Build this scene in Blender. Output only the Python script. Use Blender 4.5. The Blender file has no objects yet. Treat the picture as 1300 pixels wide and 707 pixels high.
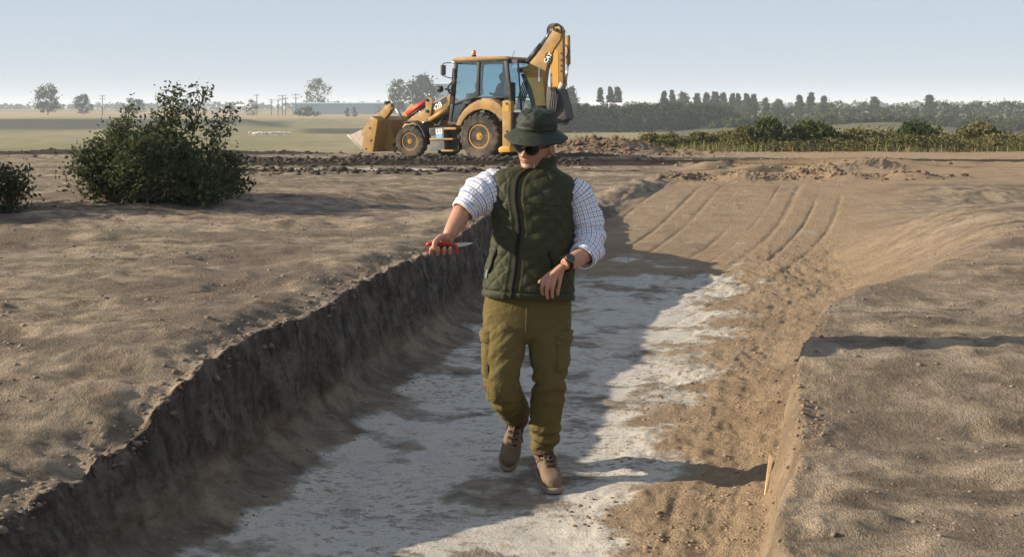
import bpy, bmesh, math, random
import numpy as np
from mathutils import Vector, Matrix

random.seed(7)
C = bpy.context.scene.collection
F, CX, HZ = 1600.0, 650.0, 136.0            # focal length in photo pixels, optical centre, horizon row

def pt(px, py, Y):                           # point of the place at depth Y seen at a photo pixel
    return np.array([(px - CX) / F * Y, Y, -(py - HZ) / F * Y])

# ------------------------------------------------------------------ noise
def _h(ix, iy, seed):
    n = (ix.astype(np.int64) * 374761393 + iy.astype(np.int64) * 668265263 + seed * 1274126177) & 0x7fffffff
    n = ((n ^ (n >> 13)) * 1274126177) & 0x7fffffff
    n = (n ^ (n >> 16)) & 0xffff
    return n / 65535.0 * 2 * math.pi
def pn(x, y, seed=0):
    x = np.asarray(x, float); y = np.asarray(y, float)
    x, y = np.broadcast_arrays(x, y)
    xi = np.floor(x); yi = np.floor(y); xf = x - xi; yf = y - yi
    def g(dx, dy):
        a = _h(xi + dx, yi + dy, seed)
        return np.cos(a) * (xf - dx) + np.sin(a) * (yf - dy)
    u = xf * xf * xf * (xf * (xf * 6 - 15) + 10); v = yf * yf * yf * (yf * (yf * 6 - 15) + 10)
    a = g(0, 0) * (1 - u) + g(1, 0) * u; b = g(0, 1) * (1 - u) + g(1, 1) * u
    return (a * (1 - v) + b * v) * 1.41
def fbm(x, y, o=4, seed=0, gain=.5):
    s = 0; a = 1.0; t = 0
    for k in range(o):
        s = s + a * pn(x * 2**k + 17.3 * k, y * 2**k - 9.1 * k, seed + k * 31); t += a; a *= gain
    return s / t
def sst(a, b, x):
    t = np.clip((x - a) / (b - a), 0, 1); return t * t * (3 - 2 * t)
def bump1(x, c, w): return np.exp(-((x - c) / w) ** 2)

# ------------------------------------------------------------------ objects
def tag(o, label=None, cat=None, group=None, kind=None):
    if label: o['label'] = label
    if cat: o['category'] = cat
    if group: o['group'] = group
    if kind: o['kind'] = kind
    return o
def empty(name, loc=(0, 0, 0), rz=0.0):
    o = bpy.data.objects.new(name, None); C.objects.link(o)
    o.empty_display_size = .2; o.location = loc; o.rotation_euler = (0, 0, rz); return o
def mesh(name, V, Fc, mat, parent=None, smooth=False, uv=None, org=None, attrs=None):
    V = np.asarray(V, float)
    if org is not None: V = V - np.asarray(org)
    me = bpy.data.meshes.new(name)
    if isinstance(Fc, np.ndarray):
        n, k = Fc.shape
        me.vertices.add(len(V)); me.vertices.foreach_set('co', V.ravel())
        me.loops.add(n * k); me.loops.foreach_set('vertex_index', Fc.ravel().astype(np.int32))
        me.polygons.add(n); me.polygons.foreach_set('loop_start', np.arange(0, n * k, k, dtype=np.int32))
        me.polygons.foreach_set('loop_total', np.full(n, k, dtype=np.int32))
        me.update(calc_edges=True)
    else:
        me.from_pydata([tuple(v) for v in V], [], [tuple(f) for f in Fc])
    if uv is not None:
        uv = np.asarray(uv); L = me.uv_layers.new(name='UVMap')
        li = np.empty(len(me.loops), dtype=np.int32); me.loops.foreach_get('vertex_index', li)
        L.data.foreach_set('uv', uv[li].ravel())
    for k, a in (attrs or {}).items():
        at = me.attributes.new(k, 'FLOAT', 'POINT'); at.data.foreach_set('value', np.asarray(a, np.float32))
    if smooth: me.polygons.foreach_set('use_smooth', np.ones(len(me.polygons), bool))
    me.validate()
    me.materials.append(mat)
    o = bpy.data.objects.new(name, me); C.objects.link(o)
    if parent is not None: o.parent = parent
    return o
def copy_tree(o, parent=None):
    c = o.copy(); C.objects.link(c); c.parent = parent
    for ch in list(o.children): copy_tree(ch, c)
    return c

class MB:
    """collects shapes for ONE mesh"""
    def __init__(s): s.V = []; s.F = []; s.n = 0
    def add(s, V, Fc):
        V = np.asarray(V, float); s.V.append(V)
        s.F += [tuple(int(i) + s.n for i in f) for f in Fc]; s.n += len(V); return s
    def box(s, c, d, rot=None, bev=0.0):
        c = np.asarray(c, float); h = np.asarray(d, float) / 2
        if bev:
            bm = bmesh.new(); bmesh.ops.create_cube(bm, size=1)
            for v in bm.verts: v.co = Vector(v.co[i] * 2 * h[i] for i in range(3))
            bmesh.ops.bevel(bm, geom=bm.edges[:], offset=bev, segments=2, affect='EDGES', profile=.6)
            V = np.array([v.co for v in bm.verts]); bm.verts.index_update()
            Fc = [[v.index for v in f.verts] for f in bm.faces]; bm.free()
        else:
            V = np.array([[x, y, z] for x in (-1, 1) for y in (-1, 1) for z in (-1, 1)]) * h
            Fc = [(0, 1, 3, 2), (4, 6, 7, 5), (0, 4, 5, 1), (2, 3, 7, 6), (0, 2, 6, 4), (1, 5, 7, 3)]
        if rot is not None: V = V @ np.array(rot).T
        return s.add(V + c, Fc)
    def prism(s, P, y0, y1, bev=0.0):
        """polygon P in (x, z) pushed from y0 to y1"""
        bm = bmesh.new()
        vs = [bm.verts.new((p[0], y0, p[1])) for p in P]; f = bm.faces.new(vs)
        r = bmesh.ops.extrude_face_region(bm, geom=[f])
        bmesh.ops.translate(bm, verts=[v for v in r['geom'] if isinstance(v, bmesh.types.BMVert)], vec=(0, y1 - y0, 0))
        bmesh.ops.recalc_face_normals(bm, faces=bm.faces[:])
        if bev:
            es = [e for e in bm.edges if len(e.link_faces) == 2 and e.calc_face_angle(0) > .5]
            bmesh.ops.bevel(bm, geom=es, offset=bev, segments=2, affect='EDGES', profile=.6)
        big = [f for f in bm.faces if len(f.verts) > 4]
        if big: bmesh.ops.triangulate(bm, faces=big)
        bm.verts.index_update()
        s.add(np.array([v.co for v in bm.verts]), [[v.index for v in f.verts] for f in bm.faces]); bm.free(); return s
    def tube(s, P, r, n=8, cap=True, flat=1.0):
        V, Fc, _ = tube(P, r, n, cap, flat); return s.add(V, Fc)
    def lathe(s, prof, n=24, axis='y', c=(0, 0, 0), cap=True):
        """profile (axial, radius) about an axis"""
        V = []
        for a, r in prof:
            for k in range(n):
                t = 2 * math.pi * k / n; p = (r * math.cos(t), r * math.sin(t))
                V.append({'y': (p[0], a, p[1]), 'z': (p[0], p[1], a), 'x': (a, p[0], p[1])}[axis])
        Fc = []
        for i in range(len(prof) - 1):
            for k in range(n):
                k2 = (k + 1) % n; Fc.append((i * n + k, i * n + k2, (i + 1) * n + k2, (i + 1) * n + k))
        if cap and prof[0][1] > 1e-4: Fc.append(tuple(range(n)))
        if cap and prof[-1][1] > 1e-4: Fc.append(tuple((len(prof) - 1) * n + k for k in range(n))[::-1])
        return s.add(np.array(V) + np.asarray(c, float), Fc)
    def build(s, name, mat, parent=None, smooth=False, org=None, auto=None):
        V = np.concatenate(s.V)
        o = mesh(name, V, s.F, mat, parent, smooth or auto is not None, org=org)
        bm = bmesh.new(); bm.from_mesh(o.data); bmesh.ops.recalc_face_normals(bm, faces=bm.faces[:])
        if auto is not None:
            for e in bm.edges:
                e.smooth = len(e.link_faces) == 2 and e.calc_face_angle(0) < auto
        bm.to_mesh(o.data); bm.free(); return o

def catmull(P, m=6):
    P = np.asarray(P, float); Q = np.vstack([2 * P[0] - P[1], P, 2 * P[-1] - P[-2]]); out = []
    for i in range(1, len(Q) - 2):
        for k in range(m):
            t = k / m; a, b, c, d = Q[i - 1:i + 3]
            out.append(.5 * (2 * b + (c - a) * t + (2 * a - 5 * b + 4 * c - d) * t * t + (3 * b - a - 3 * c + d) * t**3))
    out.append(P[-1]); return np.array(out)
def frames(P):
    T = np.gradient(P, axis=0); T /= np.linalg.norm(T, axis=1)[:, None] + 1e-12
    r = np.array([0, 1., 0]) if abs(T[0][1]) < .8 else np.array([1., 0, 0])
    N = []; n = r - T[0] * (r @ T[0]); n /= np.linalg.norm(n)
    for t in T:
        n = n - t * (n @ t); n /= np.linalg.norm(n) + 1e-12; N.append(n.copy())
    N = np.array(N); return T, N, np.cross(T, N)
def grid_faces(m, n, closed=True, off=0):
    Fc = []
    for i in range(m - 1):
        for k in range(n if closed else n - 1):
            k2 = (k + 1) % n; Fc.append((off + i * n + k, off + i * n + k2, off + (i + 1) * n + k2, off + (i + 1) * n + k))
    return Fc
def tube(P, r, n=8, cap=True, flat=1.0, disp=None):
    P = np.asarray(P, float); r = np.broadcast_to(np.asarray(r, float), (len(P),)) if np.ndim(r) < 2 else np.asarray(r, float)
    ra, rb = (r, r * flat) if r.ndim == 1 else (r[:, 0], r[:, 1])
    T, N, B = frames(P); a = np.arange(n) / n * 2 * math.pi
    s = np.concatenate([[0], np.cumsum(np.linalg.norm(np.diff(P, axis=0), axis=1))])
    d = np.zeros((len(P), n)) if disp is None else disp(s[:, None], a[None, :])
    V = P[:, None] + N[:, None] * (np.cos(a)[None] * (ra[:, None] + d))[..., None] + B[:, None] * (np.sin(a)[None] * (rb[:, None] + d))[..., None]
    Fc = grid_faces(len(P), n)
    if cap: Fc += [tuple(range(n))[::-1], tuple((len(P) - 1) * n + k for k in range(n))]
    uv = np.stack(np.broadcast_arrays((a[None] - math.pi) * ra.max(), s[:, None]), -1).reshape(-1, 2)
    return V.reshape(-1, 3), Fc, uv

# ------------------------------------------------------------------ materials
class NT:
    def __init__(s, name):
        s.m = bpy.data.materials.new(name); s.m.use_nodes = True; s.t = s.m.node_tree; s.t.nodes.clear()
        s.out = s.t.nodes.new('ShaderNodeOutputMaterial')
    def n(s, k, **kw):
        nd = s.t.nodes.new('ShaderNode' + k)
        for a, v in kw.items(): setattr(nd, a, v)
        return nd
    def L(s, a, b): s.t.links.new(a, b)
    def val(s, sock, v):
        if v is None: return
        if isinstance(v, bpy.types.NodeSocket): s.L(v, sock)
        elif hasattr(sock, 'default_value'):
            if isinstance(v, tuple) and len(v) == 3 and sock.type == 'RGBA': v = (*v, 1)
            sock.default_value = v
    def pos(s, obj=False):
        return s.n('TexCoord').outputs['Object'] if obj else s.n('NewGeometry').outputs['Position']
    def mapv(s, v, sc, rz=0.0):
        m = s.n('Mapping'); s.L(v, m.inputs[0]); m.inputs['Scale'].default_value = sc; m.inputs['Rotation'].default_value = (0, 0, rz); return m.outputs[0]
    def noise(s, v, sc, det=4, rough=.55, dist=0.0):
        q = s.n('TexNoise'); s.L(v, q.inputs['Vector']); q.inputs['Scale'].default_value = sc
        q.inputs['Detail'].default_value = det; q.inputs['Roughness'].default_value = rough; q.inputs['Distortion'].default_value = dist
        return q.outputs['Fac']
    def vor(s, v, sc, feat='F1'):
        q = s.n('TexVoronoi', feature=feat); s.L(v, q.inputs['Vector']); q.inputs['Scale'].default_value = sc; return q.outputs['Distance']
    def math(s, op, a, b=None, c=None, clamp=False):
        q = s.n('Math', operation=op, use_clamp=clamp); s.val(q.inputs[0], a); s.val(q.inputs[1], b); s.val(q.inputs[2], c); return q.outputs[0]
    def ramp(s, f, stops):
        q = s.n('ValToRGB'); s.L(f, q.inputs[0]); e = q.color_ramp.elements
        while len(e) < len(stops): e.new(.5)
        for i, (p, c) in enumerate(stops):
            e[i].position = p; e[i].color = (*c, 1) if isinstance(c, tuple) else (c, c, c, 1)
        return q.outputs[0]
    def mr(s, f, a, b, c=0.0, d=1.0):
        q = s.n('MapRange', interpolation_type='SMOOTHSTEP'); s.L(f, q.inputs[0])
        for i, v in enumerate((a, b, c, d)): s.val(q.inputs[i + 1], v)
        return q.outputs[0]
    def mix(s, f, a, b, mode='MIX'):
        q = s.n('Mix', data_type='RGBA', blend_type=mode); s.val(q.inputs[0], f); s.val(q.inputs[6], a); s.val(q.inputs[7], b); return q.outputs[2]
    def attr(s, name): return s.n('Attribute', attribute_name=name).outputs['Fac']
    def bump(s, h, st=.5, d=.02, nrm=None):
        q = s.n('Bump'); s.L(h, q.inputs['Height']); q.inputs['Strength'].default_value = st; q.inputs['Distance'].default_value = d
        if nrm: s.L(nrm, q.inputs['Normal'])
        return q.outputs[0]
    def bsdf(s, col, rough=.8, nrm=None, metal=0.0, spec=.3, **kw):
        q = s.n('BsdfPrincipled'); s.val(q.inputs['Base Color'], col); s.val(q.inputs['Roughness'], rough)
        s.val(q.inputs['Metallic'], metal); s.val(q.inputs['Specular IOR Level'], spec)
        for k, v in kw.items(): s.val(q.inputs[k.replace('_', ' ')], v)
        if nrm: s.L(nrm, q.inputs['Normal'])
        s.L(q.outputs[0], s.out.inputs[0]); return s.m

def simple(name, col, rough=.6, metal=0.0, spec=.3, var=.25, sc=6.0, bump=0.0, bsc=40.0, dirt=None, dsc=3.0, damt=.5):
    t = NT(name); p = t.pos(True); n = t.noise(p, sc, 5)
    c = t.mix(n, tuple(x * (1 - var) for x in col), tuple(min(1, x * (1 + var)) for x in col))
    if dirt:
        d = t.mr(t.noise(p, dsc, 6, .65), .62 - damt * .35, .72, 0, .85); c = t.mix(d, c, dirt)
        rough = t.math('ADD', t.math('MULTIPLY', d, .4), rough, clamp=True)
    return t.bsdf(c, rough, t.bump(t.noise(p, bsc, 3), bump, .01) if bump else None, metal, spec)

# ------------------------------------------------------------------ camera, light, air
sc = bpy.context.scene
cam = bpy.data.objects.new('camera', bpy.data.cameras.new('camera')); C.objects.link(cam)
cam.location = (0, 0, 0); cam.rotation_euler = (math.pi / 2, 0, 0)
cam.data.sensor_width = 36; cam.data.lens = F / 1300 * 36; cam.data.shift_y = (HZ - 353.5) / 1300
cam.data.clip_start = .05; cam.data.clip_end = 20000; sc.camera = cam
ELEV, AZ = math.radians(20.8), math.radians(1.5)
sd = Vector((math.cos(AZ) * math.cos(ELEV), math.sin(AZ) * math.cos(ELEV), -math.sin(ELEV)))
sun = bpy.data.objects.new('sun', bpy.data.lights.new('sun', 'SUN')); C.objects.link(sun)
sun.rotation_euler = sd.to_track_quat('-Z', 'Y').to_euler(); sun.location = (-20, -3, 12)
sun.data.energy = 5.0; sun.data.angle = math.radians(.6); sun.data.color = (1, .86, .67)
w = bpy.data.worlds.new('World'); sc.world = w; w.use_nodes = True
nt = w.node_tree; sky = nt.nodes.new('ShaderNodeTexSky'); sky.sky_type = 'NISHITA'; sky.sun_disc = False
sky.sun_elevation = ELEV; sky.sun_rotation = math.atan2(-sd.x, -sd.y)
sky.air_density = 1.0; sky.dust_density = .7; sky.ozone_density = 2.0; sky.altitude = 100
bg = nt.nodes['Background']; veil = nt.nodes.new('ShaderNodeMix'); veil.data_type = 'RGBA'; veil.inputs[0].default_value = .90; veil.inputs[7].default_value = (2.88, 3.40, 4.12, 1)   # thin even cloud veil
nt.links.new(sky.outputs[0], veil.inputs[6]); nt.links.new(veil.outputs[2], bg.inputs[0]); bg.inputs[1].default_value = .088
vs = sc.view_settings; vs.view_transform = 'Standard'; vs.look = 'None'; vs.gamma = 1; vs.exposure = 1.0; vs.use_curve_mapping = False
sc.cycles.max_bounces = 6; sc.cycles.transparent_max_bounces = 8; sc.cycles.volume_bounces = 1
# ------------------------------------------------------------------ the land
def wall_x(y):
    y = np.asarray(y, float)
    return -1.38 + .184 * (y - 6.05) + .0145 * np.maximum(0, y - 11)**2 * (y < 30) + .05 * pn(y * .9, 3.1, 5) + .025 * pn(y * 3.1, 7.7, 6)
def right_x(y):
    y = np.asarray(y, float)
    return .985 + .262 * (y - 5.06) + .05 * pn(y * 1.1, 1.3, 8) * sst(8.5, 6.5, y) + .25 * pn(y * .28, 4.3, 18) * sst(7, 10, y) + .012 * pn(y * 5, 1.3, 9) * sst(8.5, 6.5, y)
UP_Y = [-10, 0, 5, 8, 12, 16, 20, 28, 36, 44, 60]
UP_Z = [-1.13, -1.13, -1.13, -1.12, -1.07, -1.12, -1.22, -1.42, -1.53, -1.62, -1.75]
FL_Y = [-10, 10, 13, 15, 17.5, 19.6, 24]
FL_Z = [-1.806, -1.81, -1.80, -1.70, -1.44, -1.24, -1.28]
def ridge_c(y0, x, seed): return y0 + 1.3 * pn(x * .14, 2.2, seed)
def upper_z(x, y):
    z = np.interp(y, UP_Y, UP_Z)
    z = z + .045 * fbm(x * .35, y * .35, 3, 11) + .03 * fbm(x * 1.4, y * 1.4, 4, 12) * (1 + .5 * sst(8, 16, y)) + .020 * fbm(x * 6, y * 6, 3, 13) + .008 * fbm(x * 21, y * 21, 2, 14)
    z = z - .035 * sst(.12, .42, fbm(x * .9, y * 1.9, 4, 17)) + .02 * sst(.15, .4, fbm(x * 1.3 + 9, y * 2.4, 4, 19))
    # two low ridges of thrown up dark soil across the plateau on the left
    rough = .55 + .9 * np.abs(fbm(x * 1.1, y * 1.6, 4, 21))
    m1 = sst(1.6, -.2, x) * sst(-22, -14, x); m2 = sst(3.2, .6, x)
    z = z + .28 * rough * bump1(y, ridge_c(31.3, x, 31), 1.1) * m1 * sst(-8.5, -6.8, x) + .13 * rough * bump1(y, ridge_c(25.2, x, 32), .6) * m2 * sst(-9, -6, x) * sst(.9, -.4, x)
    z = z + .20 * rough * bump1(y, ridge_c(41.5, x, 33), 1.6) * sst(-4, -9, x)
    # hummock by the bush
    z = z + .16 * np.exp(-((x + 1.75) / .8)**2 - ((y - 14.6) / 1.6)**2) * rough + .22 * np.exp(-((x + 4.2) / 1.6)**2 - ((y - 14) / 2.0)**2)
    # lip along the left edge of the cut, and the heap at its end
    v = x - wall_x(y)
    z = z + .10 * np.exp(-((v + .22) / .2)**2) * sst(14.3, 17, y) * sst(22, 19.5, y) * rough
    z = z - .05 * sst(-.35, 0, v) * sst(13, 10, y) * (v < .2)
    z = z + .26 * np.exp(-((v + .16) / .32)**2) * bump1(y, 13.4, .95) * rough - .20 * np.exp(-(np.minimum(v + .2, 0) / .8)**2) * sst(5.95, 4.9, y)  # hump added out of sight, and near dip, to set the trench shadow's edge
    z = z + .03 * fbm(x * 5, y * 4, 4, 16) * np.exp(-((v + .12) / .2)**2)
    z = z - .24 * sst(14.3, 15.1, y) * sst(19.3, 17.6, y) * np.exp(-(np.minimum(v + .3, 0) / 1.0)**2)  # edge lowered to shorten the shadow it throws on the ramp
    # heaps beside the machine and on the right
    def heap(cx, cy, rx, ry, h): return h * np.exp(-(((x - cx) / rx)**2 + ((y - cy) / ry)**2)**1.5) * (.6 + .9 * np.abs(fbm(x * 2.2, y * 1.5, 4, 44)))
    z = z + heap(2.9, 41.5, 1.9, 1.2, .66) + heap(1.2, 38.5, 2.2, 1.2, .2) + heap(3.0, 30.5, 2.6, 1.0, .24) + heap(2.2, 25.6, 1.5, .8, .07) + heap(5.2, 43, 2.0, 1.4, .18)
    for k in range(9):
        z = z + heap(2.75 + k * .62 + .2 * math.sin(k * 5), 21.6 + .5 * math.sin(k * 2.3) + .12 * k, .42, .36, .15 + .07 * math.sin(k * 3.7))
    z = z + heap(6.6, 27.6, 1.5, .5, .2) + heap(8.6, 30, 1.6, .5, .22) + heap(5.3, 29, 1.3, .35, .2)
    # wheel ruts sweeping round on the right
    for r0, d in ((9.3, .10), (10.9, .10), (13.2, .07), (14.7, .07)):
        rr = np.hypot((x - 12.5) * 1.0, (y - 20.5) * .95)
        g = bump1(rr, r0, .23); e = bump1(rr, r0 + .45, .25)
        z = z + (-d * g + .7 * d * e) * sst(3.2, 5.0, x) * sst(21.5, 23.5, y)
    return z
def floor_z(x, y):
    z = np.interp(y, FL_Y, FL_Z)
    z = z + .012 * fbm(x * .8, y * .8, 3, 51) + .010 * fbm(x * 3.1, y * 2.2, 3, 52)
    f = (x - wall_x(y)) / np.maximum(right_x(y) - wall_x(y), .3)
    loose = sst(.58, .86, f + .08 * fbm(x * 1.7, y * 1.7, 3, 53)) * sst(17, 13, y)
    z = z + loose * (.040 + .032 * fbm(x * 2.4, y * 2.0, 4, 54) + .022 * fbm(x * 11, y * 9, 3, 55)) + .05 * sst(.88, 1.02, f)**1.5 * sst(13, 9, y)
    # broken crust band half way along, and lines scraped lengthwise by the bucket
    z = z + .05 * np.abs(fbm(x * 2.6, y * 2.0, 4, 56)) * bump1(y, 12.3 + .4 * pn(x * .8, 4.4, 57), 1.2) + .08 * np.abs(fbm(x * 3, y * 2, 4, 58)) * bump1(y, 13.1 + .25 * (x - 2), .35) * sst(1.2, 1.8, x)
    s = x - .40 * y + .012 * (y - 15)**2
    z = z - .013 * sst(-.5, .1, pn(s * 1.8, y * .35, 66)) * bump1((s * 3.1 + .5 * pn(s * 2, 3.1, 67) + .10 * pn(y * .4, 1., 59)) % 1.0, .5, .10) * sst(11, 13.5, y) * sst(20.5, 19.5, y) * sst(-.65, .15, pn(s * 1.9, y * .12, 60))
    z = z - .008 * bump1((s * 1.7 + .1 * pn(y * .5, 3., 64)) % 1.0, .5, .035) * sst(7.5, 9, y) * sst(13, 12, y) * sst(-.1, .3, pn(s * 1.3, y * .15, 65))
    g_ = (f * 8 + .35 * pn(y * .35, f * 3, 68)) % 1.0; z = z - .008 * bump1(g_, .5, .07) * loose * sst(-.4, .2, pn(f * 9, y * .35, 69)) + .004 * bump1(g_, .72, .10) * loose
    # transverse rib marks left by a tracked machine
    z = z + .012 * np.sin((y * 1.0 + .25 * pn(x * 1.5, y * 1.5, 62)) * 2 * math.pi / .13) * loose * sst(-.15, .25, pn(x * .9, y * .7, 63)) * sst(5.9, 6.6, y) * sst(10.5, 8.5, y)
    return z
def land_z(x, y):
    x, y = np.broadcast_arrays(np.asarray(x, float), np.asarray(y, float))
    u = upper_z(x, y); f = floor_z(x, y); v = x - wall_x(y); r = x - right_x(y)
    k = np.clip((v + .012 * pn(y * 5, 2.2, 71)) / .085, 0, 1); k = k * .94 + .06 * sst(.05, .16, v)
    rb = .17 + 1.7 * sst(6.3, 11.5, y) + .05 * pn(y * 1.4, 8.8, 72) * sst(8, 6.5, y)
    kr = 1 - sst(-.02, 1, r / rb)
    toe = .13 * np.exp(-np.maximum(v - .10, 0) / .15) * sst(19, 14, y) * (1 + .5 * pn(y * 1.2, v * 2, 73))
    inside = k * kr * sst(20.6, 19.4, y)
    z = u * (1 - inside) + np.minimum(f + toe * (v > -.2), u) * inside
    # the ramp has no right bank: it opens out on to the plateau
    return z

def build_ground():
    ys = [-5 + .35 * k for k in range(22)]
    y = ys[-1]
    while y < 47: y += max(.016, .0040 * y); ys.append(y)
    ys = np.array(ys)
    k = np.maximum(1, ys / 6.0)
    a = np.concatenate([-8 + np.cumsum(np.full(1, 0.0)), -8 + 8 * (np.linspace(0, 1, 270)**.80)])[1:]
    left = np.concatenate([[-60, -40, -28, -20, -15, -12, -9.5], a[:-1]])           # scaled with distance
    wall = np.concatenate([np.linspace(0, .10, 11), np.linspace(.10, .215, 64)[1:], np.linspace(.215, .34, 18)[1:]])                                                   # not scaled
    mid = np.linspace(0, 1, 290)[1:-1]
    rw = np.linspace(0, .40, 34)
    right = np.concatenate([np.linspace(0, 5, 120)[1:], [6, 7.5, 9.5, 12, 16, 22, 30, 45, 60]])
    rows = []
    for j, yy in enumerate(ys):
        wx = float(wall_x(yy)) - .12; rx = max(float(right_x(yy)) - .08, wx + .9)
        m = wx + .34 + mid * (rx - wx - .34)
        rows.append(np.concatenate([wx + left * k[j], wx + wall, m, rx + rw, rx + .40 + right * k[j]]))
    X = np.array(rows); Y = np.repeat(ys[:, None], X.shape[1], 1)
    Z = land_z(X, Y)
    V_ = X - wall_x(Y); U = upper_z(X, Y)
    # ragged face of the cut: vertical tool marks and undercut lumps
    face = sst(-.03, .01, V_) * sst(.20, .10, V_) * sst(18.5, 15, Y) 
    hgt = (Z + 1.8) / .7
    X = X + face * (.05 * fbm(Y * 2.6, Z * 2.6, 4, 81) + .030 * fbm(Y * 9, Z * 6.0, 4, 82, .65) + .018 * fbm(Y * 26, Z * 16, 3, 85) + .03 * bump1(hgt, .95, .12) * fbm(Y * 8, Z * 5, 3, 83))
    R_ = X - right_x(Y); rface = sst(-.05, .05, R_) * sst(.5, .3, R_)
    X = X + rface * .03 * fbm(Y * 5, Z * 6, 4, 84)
    # plateau shoulder
    edge = sst(44.5, 47.2, Y) * 1.0
    Z = Z - edge * (1.2 * sst(.035, .02, X / Y) + .03)
    # zones (soil kinds; the dark one also carries shade of the ridge faces)
    f = (X - wall_x(Y)) / np.maximum(right_x(Y) - wall_x(Y), .3)
    infl = sst(.1, .3, V_) * (1 - sst(-.05, .12, R_))
    nz = fbm(X * 1.3, Y * .9, 4, 91)
    pale = infl * sst(.22, .42, V_ / 1.0 + .16 * fbm(X * 2.5, Y * 2, 4, 92)) * sst(.90, .66, f + .20 * nz + .10 * fbm(X * .7, Y * 3.2, 3, 94)) * sst(14.3, 12.6, Y + 2.6 * fbm(X * 1.1, Y * .9, 4, 93))
    pale = pale + infl * sst(14, 14.8, Y) * sst(20.2, 19, Y) * .15
    pale = pale + .2 * np.exp(-(((X - 6.6) / 1.3)**2 + ((Y - 26.3) / 1.6)**2)**2) + .95 * np.exp(-(((X + 3.5) / 3.4)**2 + ((Y - 28.4) / .8)**2)**2)
    pale = pale * np.where(Y < 12, sst(-.02, -.2, R_), 1)
    loose = infl * sst(.60, .82, f + .16 * nz) + .55 * sst(-.1, .0, R_) * sst(.3, .05, R_) + infl * sst(12.2, 13.6, Y) * .8 + sst(0, 1.2, X - .11 * Y) * sst(19, 21, Y)
    loose = loose + sst(2.2 + 2.5 * nz, .1, R_) * sst(7.0, 10, Y) * sst(-.3, 0, R_)
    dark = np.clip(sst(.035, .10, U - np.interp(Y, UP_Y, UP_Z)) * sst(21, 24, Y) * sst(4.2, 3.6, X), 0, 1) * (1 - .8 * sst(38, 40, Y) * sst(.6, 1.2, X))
    cut = sst(-.035, -.005, V_) * sst(.24, .13, V_) * sst(19, 16, Y) * np.maximum(sst(-1.72, -1.5, Z), 0)
    cut = np.maximum(cut, .42 * sst(.0, .06, V_) * sst(.46, .3, V_) * sst(17, 14, Y) * (.7 + .6 * nz))
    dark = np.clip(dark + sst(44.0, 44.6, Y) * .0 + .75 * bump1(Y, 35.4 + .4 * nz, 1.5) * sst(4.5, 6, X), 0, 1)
    n, m_ = X.shape
    idx = np.arange(n * m_).reshape(n, m_)
    Fq = np.stack([idx[:-1, :-1], idx[:-1, 1:], idx[1:, 1:], idx[1:, :-1]], -1).reshape(-1, 4)
    V = np.stack([X, Y, Z], -1).reshape(-1, 3)
    # --- material
    t = NT('site_soil'); p = t.pos()
    aP, aL, aD, aC = (t.attr(q) for q in ('pale', 'loose', 'dark', 'cut'))
    st = t.mapv(p, (1, .55, 1))
    n1 = t.noise(p, .8, 6, .6); n2 = t.noise(p, 5, 6, .65); n3 = t.noise(p, 38, 5, .65); n4 = t.noise(p, 130, 3, .6)
    up = t.mix(t.mr(n2, .3, .7), (.120, .093, .067), (.38, .298, .212)); up = t.mix(t.mr(n1, .46, .6), up, t.mix(n3, (.095, .074, .056), (.24, .185, .138)))
    sw = t.noise(t.mapv(p, (.5, 1.3, 1), .12), 1.3, 6, .68, .5); up = t.mix(t.math('MULTIPLY', t.mr(sw, .52, .68), .75), up, (.085, .068, .052)); up = t.mix(t.math('MULTIPLY', t.mr(sw, .46, .34), .55), up, (.40, .33, .25))
    up = t.mix(t.math('MULTIPLY', t.mr(n3, .58, .72), .5), up, (.43, .345, .25))
    lo = t.mix(n2, (.195, .138, .088), (.375, .275, .175)); lo = t.mix(t.math('MULTIPLY', t.mr(n3, .5, .7), .5), lo, (.47, .355, .225)); lo = t.mix(t.math('MULTIPLY', t.mr(n1, .5, .65), .4), lo, (.165, .112, .07))
    col = t.mix(t.math('MULTIPLY', aL, 1.0, clamp=True), up, lo)
    dk = t.mix(n3, (.020, .016, .012), (.062, .048, .036))  # dark ridge soil, deepened to stand for its shaded near side
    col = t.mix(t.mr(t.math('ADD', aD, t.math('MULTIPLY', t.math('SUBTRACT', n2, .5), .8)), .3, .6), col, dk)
    # cut face: dark topsoil over lighter subsoil, streaked downwards by the bucket teeth
    cs = t.noise(t.mapv(p, (4, 6, 2.6)), 2.0, 7, .7); cg = t.noise(p, 22, 5, .7); ck = t.noise(t.mapv(p, (4, 10, 2.4)), 1.6, 5, .7)
    cut_c = t.mix(t.mr(cs, .32, .68), (.055, .046, .038), (.165, .138, .112)); cut_c = t.mix(t.math('MULTIPLY', t.mr(t.noise(t.mapv(p, (2, 2.6, 2)), 2, 5), .5, .64), .65), cut_c, (.23, .197, .165))
    cut_c = t.mix(t.math('MULTIPLY', t.mr(cg, .5, .7), .8), cut_c, (.06, .05, .04)); cut_c = t.mix(t.math('MULTIPLY', t.mr(ck, .60, .65), .8), cut_c, (.014, .012, .010))
    col = t.mix(aC, col, cut_c)
    # pale hard pan with smears of brown soil dragged over it
    ps = t.noise(t.mapv(p, (1.1, 1.25, 1), .2), 1.5, 9, .66); pm = t.mr(t.math('ADD', aP, t.math('MULTIPLY', t.math('SUBTRACT', ps, .535), 4.0)), .27, .78); pm = t.math('MULTIPLY', pm, t.mr(aP, .04, .22))
    clus = t.mr(t.noise(p, .9, 4, .6), .40, .60); fl = t.noise(t.mapv(p, (1, 1.3, 1), .1), 15, 7, .75); flecks = t.math('MULTIPLY', t.mr(fl, .55, .60), t.math('ADD', t.math('MULTIPLY', clus, .75), .25))
    pits = t.mr(t.noise(t.mapv(p, (1, 1.2, 1)), 46, 3, .6), .63, .68)
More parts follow.
